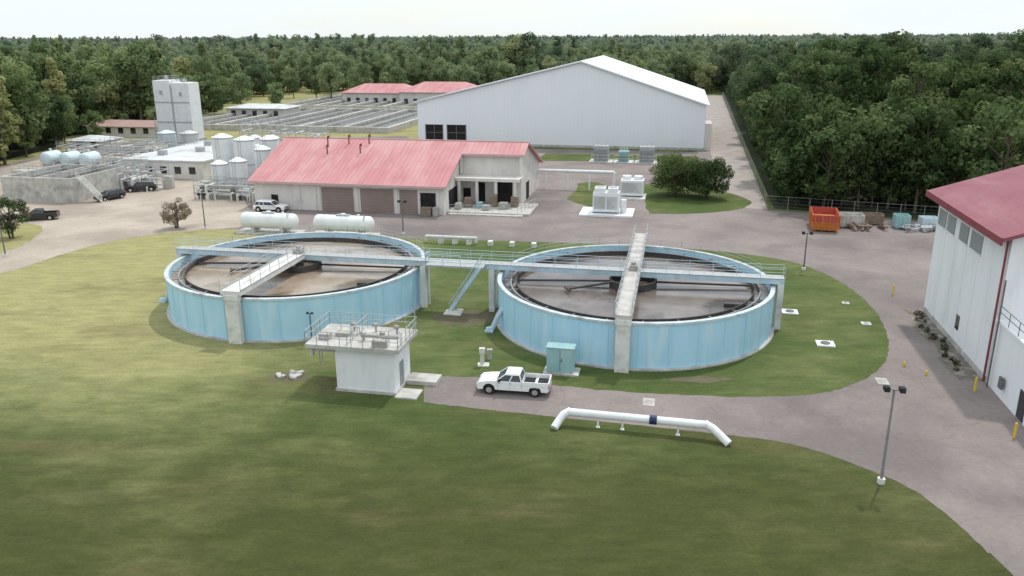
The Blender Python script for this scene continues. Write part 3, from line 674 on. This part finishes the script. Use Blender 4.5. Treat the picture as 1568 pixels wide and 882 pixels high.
q=E('concrete_basin',(-89,141.5),PHI)
b=new()
for a in ((0,14,0,.5),(0,14,14.5,15),(0,.5,.5,14.5),(13.5,14,.5,14.5),(6.7,7.2,.5,14.5)): box(b,a[0],a[1],a[2],a[3],0,4.2)
add(b,q,'walls',CONC)
b=new(); box(b,.5,6.7,.5,14.5,0,3.2); box(b,7.2,13.5,.5,14.5,0,3.2); add(b,q,'water_surface',WATER_D)
b=new(); rail(b,(.2,.2,4.2),(13.8,.2,4.2),1.1,2,.04); rail(b,(.2,14.8,4.2),(13.8,14.8,4.2),1.1,2,.04); rail(b,(13.8,.2,4.2),(13.8,14.8,4.2),1.1,2,.04); rail(b,(7,.2,4.2),(7,14.8,4.2),1.1,2,.04); add(b,q,'handrails',GALV)
b=new()
for s in (0,1.2): hexa(b,[(18.3,1.2+s,0),(18.8,1.2+s,0),(18.8,1.3+s,0),(18.3,1.3+s,0),(14.0,1.2+s,4.2),(14.5,1.2+s,4.2),(14.5,1.3+s,4.2),(14.0,1.3+s,4.2)])
for i in range(16):
    t=i/16; box(b,18.4-4.3*t-.25,18.4-4.3*t+.1,1.3,2.4,t*4.2,t*4.2+.06)
rail(b,(18.6,1.2,0),(14.2,1.2,4.2),1,1.5,.05)
add(b,q,'stair',CONCL)
for (x,y) in ((-96,171),(-91.5,170),(-87,169)):
    q=E('filter_vessel',(x,y),PHI); b=new(); tube(b,(0,-1.6,3.3),(0,1.6,3.3),1.4,24)
    for s in (-1,1): bmesh.ops.create_uvsphere(b,u_segments=24,v_segments=12,radius=1.4,matrix=Matrix.Translation((0,s*1.6,3.3))@Matrix.Diagonal((1,.5,1,1)))
    tube(b,(0,0,4.5),(0,0,5.2),.25,10); add(b,q,'vessel',PALEAQUA,True); b=new()
    for s in (-1.2,1.2): box(b,-1.3,1.3,s-.3,s+.3,0,2.8)
    add(b,q,'saddles',CONC)
q=E('vessel_platform',(-100,163),PHI); b=new(); box(b,0,16,0,3.5,0,1.8); add(b,q,'slab',CONC); b=new(); rail(b,(0,0,1.8),(16,0,1.8),1.1,2,.05); rail(b,(0,3.4,1.8),(16,3.4,1.8),1.1,2,.05); add(b,q,'handrails',GALV)
random.seed(11)
def skid(x,y,wx,wy,h,n=8):
    q=E('pipe_rack',(x,y),PHI)
    b=new()
    for i in range(4):
        for j in range(2):
            X=wx*i/3; Y=wy*j; tube(b,(X,Y,0),(X,Y,h),.09,6)
    for zz in (h*.5,h):
        for j in range(2): tube(b,(0,wy*j,zz),(wx,wy*j,zz),.08,6)
        for i in range(4): tube(b,(wx*i/3,0,zz),(wx*i/3,wy,zz),.08,6)
    rail(b,(0,0,h),(wx,0,h),1,1.5,.04); rail(b,(0,wy,h),(wx,wy,h),1,1.5,.04)
    add(b,q,'frame',GALV)
    b=new()
    for i in range(n):
        X=random.uniform(.3,wx-.3); zz=random.uniform(.5,h); path(b,[(X,-.3,0),(X,-.3,zz),(X,wy,zz)],random.uniform(.1,.22),8)
    for i in range(3): zz=h*(.3+.3*i); tube(b,(0,wy*.4,zz),(wx,wy*.4,zz),.16,8)
    add(b,q,'pipes',CONCL,True)
    for nm,mt,k0,k1 in (('pump_housings',GREYD,.6,1.6),('tank_blocks',CONC,1.0,2.2),('control_boxes',PALEAQUA,.8,1.5)):
        b=new()
        for i in range(max(2,n//3)):
            X=random.uniform(0,wx-1);Y=random.uniform(0,wy-1); box(b,X,X+random.uniform(.6,k1),Y,Y+1,0,random.uniform(.8,k1+.8))
        add(b,q,nm,mt,bevel=.05)
skid(-74,151,9,4,3.6,8); skid(-80,160,7,4,3.5,6); skid(-55.5,141.5,12,3,2.6,12); skid(-94,180,14,4,3,8); skid(-64,196,20,4,3,10); skid(-100,200,16,4,3,8); skid(-54,160,10,4,3.4,6); skid(-86,189,12,5,4,8); skid(-104,188,8,5,3.5,6); skid(-60,206,14,4,4.5,8); skid(-73,222,12,5,5,8); skid(-98,228,6,4,5,5)
def vtank(name,x,y,r,h,mat,legs=1.0,cone=.6):
    q=E(name,(x,y),PHI); b=new(); tube(b,(0,0,legs),(0,0,h),r,32); tube(b,(0,0,h),(0,0,h+cone),r,32,r*.25); add(b,q,'shell',mat,True)
    b=new(); ring(b,r,r+.06,h-.25,h-.05,32); ring(b,r,r+.05,h*.5,h*.5+.12,32)
    for k in range(6):
        a=k*math.pi/3; tube(b,(r*.92*math.cos(a),r*.92*math.sin(a),0),(r*.92*math.cos(a),r*.92*math.sin(a),legs),.1,6)
    for s in (-.25,.25): tube(b,(s,-r-.15,0),(s,-r-.15,h+.8),.04,6)
    add(b,q,'bands_and_ladder',GALV); b=new(); ring(b,.01,r*1.05,0,.18,32); add(b,q,'pad',CONC)
vtank('chemical_storage_tank',-53.5,152.5,1.9,9.6,WHITE); vtank('chemical_storage_tank',-49.3,152,1.9,9.2,WHITE); vtank('chemical_storage_tank',-52.4,146.4,1.5,5.6,WHITE); vtank('chemical_storage_tank',-48.7,145.5,1.5,6.2,WHITE); vtank('chemical_storage_tank',-45.2,149,1.5,7.8,WHITE)
vtank('chemical_storage_tank',-46.5,158,1.8,8.6,WHITE); vtank('chemical_storage_tank',-55,190,1.6,5,CONCL); vtank('chemical_storage_tank',-59.5,191,1.6,5,CONCL); vtank('chemical_storage_tank',-80,205,2.2,4.5,GRAVELROOF); vtank('chemical_storage_tank',-86,206,2.2,4.5,PALEAQUA)
# lime silo: two square clad bays with a recessed joint
q=E('lime_silo_tower',(-90.2,226),PHI)
b=new(); box(b,-5.2,-.25,-2.6,2.6,.8,16.2); box(b,.25,5.2,-2.6,2.6,.8,15.6); box(b,-.25,.25,-2.2,2.4,.8,15.4)
for x0 in (-5.2,.25):
    for k in range(6): box(b,x0+.1+k*.9,x0+.28+k*.9,-2.68,-2.602,.8,15.4)
add(b,q,'cladding',WHITE,bevel=.06)
b=new()
for zz in (5.2,10.4): box(b,-5.26,5.26,-2.74,-2.69,zz,zz+.25)
box(b,-3.4,-2.6,-2.74,-2.69,12.6,13.6); box(b,2.4,3.2,-2.74,-2.69,12.2,13.2); box(b,-.2,.2,-2.5,-2.21,.8,15)
add(b,q,'bands_and_hatches',GALV)
b=new(); box(b,-5.5,5.5,-3,3,0,.79); add(b,q,'base',CONC)
b=new(); rail(b,(-5,-2.3,16.2),(-.4,-2.3,16.2),1.1,1.5,.045); rail(b,(.4,-2.3,15.6),(5,-2.3,15.6),1.1,1.5,.045); rail(b,(-5,2.3,16.2),(-.4,2.3,16.2),1.1,1.5,.045); tube(b,(-2.6,0,16.2),(-2.6,0,17.4),.35,12); tube(b,(2.6,0,15.6),(2.6,0,16.6),.5,12)
add(b,q,'rooftop_fittings',GALV)

q=E('aeration_basin',(-78,250),PHI)
b=new(); wt=new(); rl=new()
for blk in range(2):
    y0=blk*72
    for i in range(6):
        x=-28+i*14; box(b,x,x+1.3,y0+1.3,y0+60,0,1.7)
        if i<5:
            box(wt,x+1.3,x+14,y0+1.3,y0+60,0,1.0)
            box(b,x+7,x+7.4,y0+1.3,y0+60,1.001,1.6)
    for i in range(0,6,2):
        x=-28+i*14; rail(rl,(x+.45,y0,1.7),(x+.45,y0+60,1.7),1,6,.05)
    box(b,-28,43.3,y0,y0+1.3,0,1.7); box(b,-28,43.3,y0+60,y0+61.3,0,1.7)
add(b,q,'walls',CONC); add(wt,q,'water_surface',WATER_D); add(rl,q,'handrails',GALV)

q=E('chiller_unit',(15.2,128),PHI)
b=new(); box(b,-4.2,4.2,-2.6,3.6,.02,.3); add(b,q,'pad',WHITE)
b=new(); box(b,-2.2,1.9,-1.2,1.4,.5,3.6); box(b,-2.0,-.3,-1.0,1.2,3.6,4.3); box(b,.1,1.7,-1,1.2,3.6,4.3)
tube(b,(2.6,0,.3),(2.6,0,2.4),.5,16); add(b,q,'housing',WHITE,bevel=.08)
b=new()
for x in (-1.15,.9): tube(b,(x,.1,4.3),(x,.1,4.4),.65,20)
for x in (-2.1,1.8): box(b,x-.1,x+.1,-1.1,1.3,.3,.5)
add(b,q,'fans',GALV)
b=new(); box(b,-2.0,-.2,-1.23,-1.203,1,3); box(b,0,1.7,-1.23,-1.203,1,3); add(b,q,'panels',GRAVELROOF)
q=E('chiller_unit',(21.2,142),PHI)
b=new(); box(b,-2.4,2.4,-3,2,.02,.3); add(b,q,'pad',CONCL)
b=new(); box(b,-2,2,-1.5,1.5,.5,3.2); tube(b,(-1,0,3.2),(-1,0,3.8),.8,20); tube(b,(1,0,3.2),(1,0,3.8),.8,20); add(b,q,'housing',WHITE,bevel=.08)
b=new(); box(b,-1.8,1.8,-1.53,-1.503,1,2.8); add(b,q,'grille',GRAVELROOF)
for x in (20.3,30.2,25.2):
    q=E('electrical_transformer',(x,184.5-.2*(x-20)),PHI); k=1 if x!=25.2 else .7
    b=new(); box(b,-1.6*k,1.6*k,-1.2,1.2,.2,3.6*k)
    for i in range(7): box(b,-1.6*k+i*.5*k,-1.5*k+i*.5*k,-1.6,-1.21,.6,3*k)
    add(b,q,'tank_and_fins',GALV if k==1 else TEAL)
    b=new(); box(b,-2.6 if k==1 else -2.2,2.6 if k==1 else 2.2,-2.2,2,0.025,.198)
    for i in (-1,0,1): tube(b,(i*.9*k,0,3.6*k),(i*.9*k,0,4.6*k),.12)
    rail(b,(-2.1,-2.1,.2),(2.1,-2.1,.2),1.5,1.2,.04); add(b,q,'bushings_and_pad',CONCL)
q=E('overhead_pipe',(4.5,151),PHI)
b=new(); tube(b,(0,0,3.4),(14.5,0,3.4),.3,12); tube(b,(14.5,0,3.4),(14.5,0,0),.3,12)
for x in (2,6,10): box(b,x-.12,x+.12,-.12,.12,0,3.1)
add(b,q,'pipe',WHITE,True)

q=E('dumpster',(45.9,117.5),math.radians(-16))
b=new()
hexa(b,[(-1.7,-2.9,.25),(1.7,-2.9,.25),(1.7,2.9,.25),(-1.7,2.9,.25),(-1.8,-3.2,1.5),(1.8,-3.2,1.5),(1.8,3.1,1.5),(-1.8,3.1,1.5)]); add(b,q,'lower_body',ORANGE,bevel=.03)
b=new()
for a in ((-1.82,-1.7,-3.2,3.1),(1.7,1.82,-3.2,3.1),(-1.7,1.7,-3.2,-3.08),(-1.7,1.7,2.98,3.1)): box(b,*a,1.51,2.5)
add(b,q,'upper_walls',REDP)
b=new()
for k in range(7):
    for s in (-1,1): box(b,s*1.88-.07,s*1.88+.07,-2.9+k*.95,-2.8+k*.95,.5,2.5)
for k in range(4): box(b,-1.5+k,-1.4+k,-3.32,-3.2,.3,2.4)
add(b,q,'ribs',ORANGE)
specs=[('storage_skip',50.2,118.5,3.4,2.6,1.9,CONC),('storage_skip',57.2,117.3,2.0,2,2.0,TEAL),('storage_skip',54,120,3,2,1.6,BROWNM),('storage_skip',61.5,117.8,2.4,2,1.5,PALEAQUA)]
for n,x,y,a,c_,h,mt in specs:
    q=E(n,(x,y),PHI+random.uniform(-.2,.2)); b=new(); box(b,-a/2,a/2,-c_/2,-c_/2+.1,.15,h); box(b,-a/2,a/2,c_/2-.1,c_/2,.15,h); box(b,-a/2,-a/2+.1,-c_/2+.1,c_/2-.1,.15,h); box(b,a/2-.1,a/2,-c_/2+.1,c_/2-.1,.15,h); box(b,-a/2+.1,a/2-.1,-c_/2+.1,c_/2-.1,.15,h*.7)
    k=-a/2+.3
    while k<a/2: box(b,k,k+.1,-c_/2-.08,-c_/2-.002,.15,h); k+=.6
    add(b,q,'bin',mt,bevel=.02)
    b=new(); box(b,-a/2+.2,-a/2+.5,-c_/2,c_/2,0,.148); box(b,a/2-.5,a/2-.2,-c_/2,c_/2,0,.148); add(b,q,'skids',GREYD)
for cx,cyy,mt in ((63.5,113.5,CONCL),(52,116.5,BROWNM),(59.5,115.5,GALV)):
    q=E('scrap_pile',(cx,cyy),0); b=new()
    for i in range(22):
        m=Matrix.Translation((random.uniform(-2.8,2.6),random.uniform(-1.2,1.2),random.uniform(.15,.7)))@Matrix.Rotation(random.uniform(0,3),4,Vector((random.random(),random.random(),1)))@Matrix.Diagonal((random.uniform(.4,1.8),random.uniform(.2,.6),random.uniform(.1,.5),1)); bmesh.ops.create_cube(b,size=1,matrix=m)
    add(b,q,'scrap',mt)

def fence(p0,p1,h=2.2):
    p0=Vector((*p0,0));p1=Vector((*p1,0)); q=E('chain_link_fence',p0); L=(p1-p0).length; n=int(L/3); d=p1-p0
    b=new()
    for i in range(n+1): p=d*(i/n); tube(b,p,p+Vector((0,0,h)),.03,6)
    for k in (.05,.25,.5,.75,1.0): tube(b,Vector((0,0,h*k)),d+Vector((0,0,h*k)),.016 if k==1 else .006,5)
    add(b,q,'posts_and_wires',GALV)
fence((41.6,131.2),(98,388)); fence((41.6,131.2),(66,121.0))

# ---------------------------------------------------------------- trees
def tree_mesh(name,seed,H,R,nclump,nleaf,leaf,mats,crown0=.28,shape='round',ntrunk=1,fill=1.0):
    rng=np.random.RandomState(seed)
    verts=[];faces=[];mi=[]
    def tubev(p0,p1,r0,r1,seg=6):
        p0=np.array(p0,float);p1=np.array(p1,float);d=p1-p0;d/=np.linalg.norm(d)+1e-9
        u=np.cross(d,[0.3,0.9,0.1]);u/=np.linalg.norm(u);w=np.cross(d,u);s=len(verts)
        for (p,r) in ((p0,r0),(p1,r1)):
            for k in range(seg):
                a=2*math.pi*k/seg; verts.append(tuple(p+r*(math.cos(a)*u+math.sin(a)*w)))
        for k in range(seg): faces.append((s+k,s+(k+1)%seg,s+seg+(k+1)%seg,s+seg+k)); mi.append(0)
    tr=H*.014+.05
    zc=H*(crown0+1)/2; hz=(H-H*crown0)/2
    cs=[]
    for i in range(nclump):
        while True:
            v=rng.uniform(-1,1,3); n=np.linalg.norm(v)
            if .35<n<1: break
        v=v/n*(n**.5)
        if shape=='cone': f=(1-(v[2]+1)/2)*.95+.18; c=np.array([v[0]*R*f,v[1]*R*f,zc+v[2]*hz])
        else:
            f=1-.25*max(0,-v[2]); c=np.array([v[0]*R*f*.85,v[1]*R*f*.85,zc+v[2]*hz*.88])
        c=c+rng.uniform(-.12,.12,3)*R
        cs.append(c)
    base=[rng.uniform(-.3,.3,2)*(R*.2 if ntrunk>1 else 0) for _ in range(ntrunk)]
    for bb in base:
        pts=[np.array([bb[0],bb[1],-.1])]
        for k in range(1,5): pts.append(np.array([bb[0]*(1+k*.5)+rng.uniform(-.15,.15),bb[1]*(1+k*.5)+rng.uniform(-.15,.15),H*.85*k/4]))
        for k in range(4): tubev(pts[k],pts[k+1],tr*(1-.21*k),tr*(1-.21*(k+1)),8)
    for i in range(0,nclump,max(1,nclump//14)):
        c=cs[i]; z0=max(H*.12,c[2]-.35*math.hypot(c[0],c[1])-H*.12); bb=base[i%ntrunk]
        mid=np.array([c[0]*.45+bb[0]*.5,c[1]*.45+bb[1]*.5,(z0+c[2])/2+.2])
        tubev((bb[0],bb[1],min(z0,H*.75)),mid,tr*.45,tr*.3,5); tubev(mid,c,tr*.3,tr*.1,5)
    V=[];F=[];MI=[]
    st=len(verts)
    for c in cs:
        cr=R*rng.uniform(.22,.38)*fill; m=1 if rng.rand()<.6 else 2
        n=int(nleaf/nclump*(cr/(R*.28*fill))**1.5)
        d=rng.normal(size=(n,3)); d/=np.linalg.norm(d,axis=1)[:,None]
        rad=cr*rng.uniform(.45,1.0,n)**.6
        P=c+d*rad[:,None]*np.array([1,1,.75])
        nn=d+rng.normal(size=(n,3))*.5+np.array([0,0,.35]); nn/=np.linalg.norm(nn,axis=1)[:,None]
        t=np.cross(nn,rng.normal(size=(n,3))); t/=np.linalg.norm(t,axis=1)[:,None]
        bt=np.cross(nn,t); sz=leaf*rng.uniform(.55,1.2,n)[:,None]
        q=np.stack([P-t*sz*.5,P+bt*sz*.38,P+t*sz*.5,P-bt*sz*.38],1).reshape(-1,3)
        V.append(q)
        F+= [(st+4*k,st+4*k+1,st+4*k+2,st+4*k+3) for k in range(n)]; MI+=[m]*n
        st+=4*n
    allv=verts+[tuple(x) for a in V for x in a]
    me=bpy.data.meshes.new(name); me.from_pydata(allv,[],faces+F)
    for m in mats: me.materials.append(m)
    me.polygons.foreach_set('material_index',mi+MI); me.update()
    return me
def tree(name,me,x,y,s=1,rot=0):
    o=bpy.data.objects.new(name,me); o.location=(x,y,0); o.scale=(s,)*3; o.rotation_euler=(0,0,rot); link(o)
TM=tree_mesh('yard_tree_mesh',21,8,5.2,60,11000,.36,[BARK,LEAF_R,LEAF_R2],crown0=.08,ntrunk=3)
tree('oak_tree',TM,29.0,143.0,.95,0); tree('oak_tree',TM,34.0,141,.88,2)
SM=tree_mesh('myrtle_mesh',5,4.4,2.3,26,3800,.2,[BARK,LEAF_PINK,LEAF_PINK],crown0=.15,ntrunk=4)
tree('crepe_myrtle',SM,-50,119.2,1.0)
S2=tree_mesh('small_tree_mesh',9,6,2.8,30,4200,.26,[BARK,LEAF_R2,LEAF_PINK],crown0=.2,ntrunk=3)
tree('small_tree',S2,-71,113,1.0); tree('small_tree',S2,-77,115,.8,1)

def coll(name,meshes):
    c=bpy.data.collections.new(name)
    for i,me in enumerate(meshes):
        o=bpy.data.objects.new(name+'_tree_%d'%i,me); c.objects.link(o)
    return c
def scatter(name,P,S,c):
    me=bpy.data.meshes.new(name); me.from_pydata(P,[],[])
    at=me.attributes.new('scl','FLOAT','POINT'); at.data.foreach_set('value',S)
    o=link(bpy.data.objects.new(name,me))
    ng=bpy.data.node_groups.new(name+'_nodes','GeometryNodeTree')
    ng.interface.new_socket('Geometry',in_out='INPUT',socket_type='NodeSocketGeometry'); ng.interface.new_socket('Geometry',in_out='OUTPUT',socket_type='NodeSocketGeometry')
    gi=ng.nodes.new('NodeGroupInput'); go=ng.nodes.new('NodeGroupOutput'); ip=ng.nodes.new('GeometryNodeInstanceOnPoints')
    ci=ng.nodes.new('GeometryNodeCollectionInfo'); ci.inputs['Collection'].default_value=c; ci.inputs['Separate Children'].default_value=True; ci.inputs['Reset Children'].default_value=True
    rv=ng.nodes.new('FunctionNodeRandomValue'); rv.data_type='FLOAT_VECTOR'; rv.inputs[0].default_value=(-.06,-.06,0); rv.inputs[1].default_value=(.06,.06,6.283)
    na=ng.nodes.new('GeometryNodeInputNamedAttribute'); na.data_type='FLOAT'; na.inputs['Name'].default_value='scl'
    L=ng.links; L.new(gi.outputs[0],ip.inputs['Points']); L.new(ci.outputs[0],ip.inputs['Instance']); ip.inputs['Pick Instance'].default_value=True
    L.new(rv.outputs[0],ip.inputs['Rotation']); L.new(na.outputs[0],ip.inputs['Scale']); L.new(ip.outputs[0],go.inputs[0])
    md=o.modifiers.new('scatter','NODES'); md.node_group=ng
    return o
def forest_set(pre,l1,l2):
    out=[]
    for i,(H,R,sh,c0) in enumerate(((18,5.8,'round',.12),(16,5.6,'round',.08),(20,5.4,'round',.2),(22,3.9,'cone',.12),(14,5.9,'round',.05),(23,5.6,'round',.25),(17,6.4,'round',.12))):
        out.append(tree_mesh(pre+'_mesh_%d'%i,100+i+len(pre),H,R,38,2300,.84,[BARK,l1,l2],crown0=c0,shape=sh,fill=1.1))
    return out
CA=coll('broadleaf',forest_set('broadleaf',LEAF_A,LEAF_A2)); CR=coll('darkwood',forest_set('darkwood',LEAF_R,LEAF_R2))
clear=[(150,100),(122,111),(67,121),(43.5,132),(101,387),(72,440),(-60,440),(-118,420),(-112,300),(-106,258),(-122,250),(-125,234),(-113,214),(-112,150),(-116,60),(-150,-100),(300,-100)]
def inside(x,y,poly):
    r=False;n=len(poly);j=n-1
    for i in range(n):
        xi,yi=poly[i];xj,yj=poly[j]
        if (yi>y)!=(yj>y) and x<(xj-xi)*(y-yi)/(yj-yi)+xi: r=not r
        j=i
    return r
rng=np.random.RandomState(42)
PA=[];SA=[];PR=[];SR=[]
def stand(x,y):
    # stands of older / younger wood: smooth variation of tree height
    return 1+.18*math.sin(x*.021+1.3)*math.cos(y*.013)+.12*math.sin(x*.0063+y*.004)
y=105.0
while y<5200:
    s=7.2 if y<330 else (9 if y<600 else (14 if y<1200 else (23 if y<2600 else 44)))
    xm=.68*y+60
    x=-xm
    while x<xm:
        px=x+rng.uniform(-.45,.45)*s; py=y+rng.uniform(-.45,.45)*s
        if not inside(px,py,clear) and not (inside(px-3,py,clear) and px>40 and py<400) and not(px<-90 and py<130):
            right = px>42+ (py-131)*.2 and py<560+80*math.sin(px*.02)
            sc=rng.uniform(.66,1.12)
            if rng.rand()<.05: sc*=1.18
            st_=stand(px,py)
            if right:
                # lighter broadleaf individuals mixed into the dark wood
                if rng.rand()<.07+.0006*max(0,py-200): PA.append((px,py,0)); SA.append(min(1.15,sc*.95))
                else: PR.append((px,py,0)); SR.append(min(1.3,sc*1.03*(.5+.5*st_)))
            else:
                k=.92 if py<600 else 1.02
                if rng.rand()<.16: PR.append((px,py,0)); SR.append(min(1.3,sc*k*st_))
                else: PA.append((px,py,0)); SA.append(min(1.3,sc*k*st_))
        x+=s
    y+=s
for t in np.arange(0,1,.009):
    p=Vector((43.8,133)).lerp(Vector((102,390)),t); PR.append((p.x+rng.uniform(1.5,4),p.y,0)); SR.append(rng.uniform(.35,.65))
for t in np.arange(0,1,.03):
    p=Vector((45,132)).lerp(Vector((122,114)),t); PR.append((p.x,p.y+rng.uniform(1,4),0)); SR.append(rng.uniform(.35,.7))
for x,y,s in ((-80,372,.95),(-88,378,.85),(-101,312,.85),(-109,306,.85),(-97,345,.6),(-20,400,.8),(-35,410,.8),(10,405,.8),(35,410,.9),(-100,385,.7),(-70,395,.9),(60,400,.8),(-8,420,.9),(-102,262,.6),(-112,222,.5),(-116,196,.7),(-114,182,.6),(-106,246,.45),(-92,326,.5)):
    PA.append((x,y,0)); SA.append(s)
for k in range(70): PA.append((rng.uniform(-125,90),rng.uniform(405,440),0)); SA.append(rng.uniform(.6,1.0))
def shuf(P,S):
    i=rng.permutation(len(P)); return [P[k] for k in i],[float(S[k]) for k in i]
PA,SA=shuf(PA,SA); PR,SR=shuf(PR,SR)
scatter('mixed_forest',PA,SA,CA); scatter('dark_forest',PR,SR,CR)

HM=tree_mesh('shrub_mesh',33,.8,.6,10,420,.13,[BARK,LEAF_SHRUB,LEAF_PINK],crown0=0)
HC=coll('shrub',[HM]); P=[];S=[]
for i in range(22):
    x=-1.1+rng.uniform(-.7,.7); yy=rng.uniform(1.5,18)
    P.append((*loc2(38.7,61.3,x,yy),0)); S.append(float(rng.uniform(.35,.75)))
scatter('weeds_and_shrubs',P,S,HC)
sheet('planting_bed',wiggle(crom([loc2(38.7,61.3,a,c_) for a,c_ in ((-1.9,.5),(-2.3,4),(-1.7,8),(-2.4,12),(-1.8,16),(-2.0,18.9))],5),.12)+[loc2(38.7,61.3,-.12,18.9),loc2(38.7,61.3,-.12,.5)],.03,CHIPS)

# ---------------------------------------------------------------- light
SX,SY,EL=.55,.83,math.radians(61)
wd=bpy.data.worlds.new('World'); scene.world=wd; wd.use_nodes=True
nt=wd.node_tree;N=nt.nodes;Lk=nt.links; bg=N['Background']; bg.inputs[1].default_value=0.15
sk=N.new('ShaderNodeTexSky'); sk.sky_type='NISHITA'; sk.sun_disc=False; sk.sun_elevation=EL; sk.sun_rotation=math.atan2(SX,SY); sk.air_density=1.0; sk.dust_density=0.6
tc=N.new('ShaderNodeTexCoord'); mp=N.new('ShaderNodeMapping'); mp.inputs['Scale'].default_value=(1,1,5); Lk.new(tc.outputs['Generated'],mp.inputs[0])
n=N.new('ShaderNodeTexNoise'); n.inputs['Scale'].default_value=2.6; n.inputs['Detail'].default_value=7; Lk.new(mp.outputs[0],n.inputs['Vector'])
r=N.new('ShaderNodeMapRange'); r.inputs[1].default_value=.36; r.inputs[2].default_value=.60; r.inputs[3].default_value=.60; r.inputs[4].default_value=1.0; Lk.new(n.outputs['Fac'],r.inputs[0])
sp=N.new('ShaderNodeSeparateXYZ'); Lk.new(tc.outputs['Generated'],sp.inputs[0])
zr=N.new('ShaderNodeMapRange'); zr.inputs[1].default_value=0.02; zr.inputs[2].default_value=.7; zr.inputs[3].default_value=1.0; zr.inputs[4].default_value=1.42; Lk.new(sp.outputs['Z'],zr.inputs[0])
cl=N.new('ShaderNodeVectorMath'); cl.operation='SCALE'; cl.inputs[0].default_value=(6.1,6.6,6.75); Lk.new(zr.outputs[0],cl.inputs['Scale'])
mx=N.new('ShaderNodeMix'); mx.data_type='RGBA'; Lk.new(cl.outputs[0],mx.inputs[7]); Lk.new(r.outputs[0],mx.inputs[0]); Lk.new(sk.outputs[0],mx.inputs[6]); Lk.new(mx.outputs[2],bg.inputs[0])
sl=bpy.data.lights.new('sun','SUN'); sl.energy=2.2; sl.angle=math.radians(2.0); sl.color=(1,.96,.9)
so=link(bpy.data.objects.new('sun',sl)); hd=math.hypot(SX,SY); d=Vector((SX/hd*math.cos(EL),SY/hd*math.cos(EL),math.sin(EL))); so.rotation_euler=d.to_track_quat('Z','Y').to_euler(); so.location=(60,90,120)
scene.view_settings.view_transform='Standard'; scene.view_settings.look='None'; scene.view_settings.exposure=0

cam=bpy.data.cameras.new('camera'); co=link(bpy.data.objects.new('camera',cam)); cam.sensor_width=36; cam.lens=28.7; cam.clip_end=15000; cam.clip_start=.5
co.location=(0,0,27.3)
co.rotation_euler=(Matrix.Rotation(math.radians(90-17.2),3,'X')@Matrix.Rotation(math.radians(-.25),3,'Z')).to_euler(); scene.camera=co
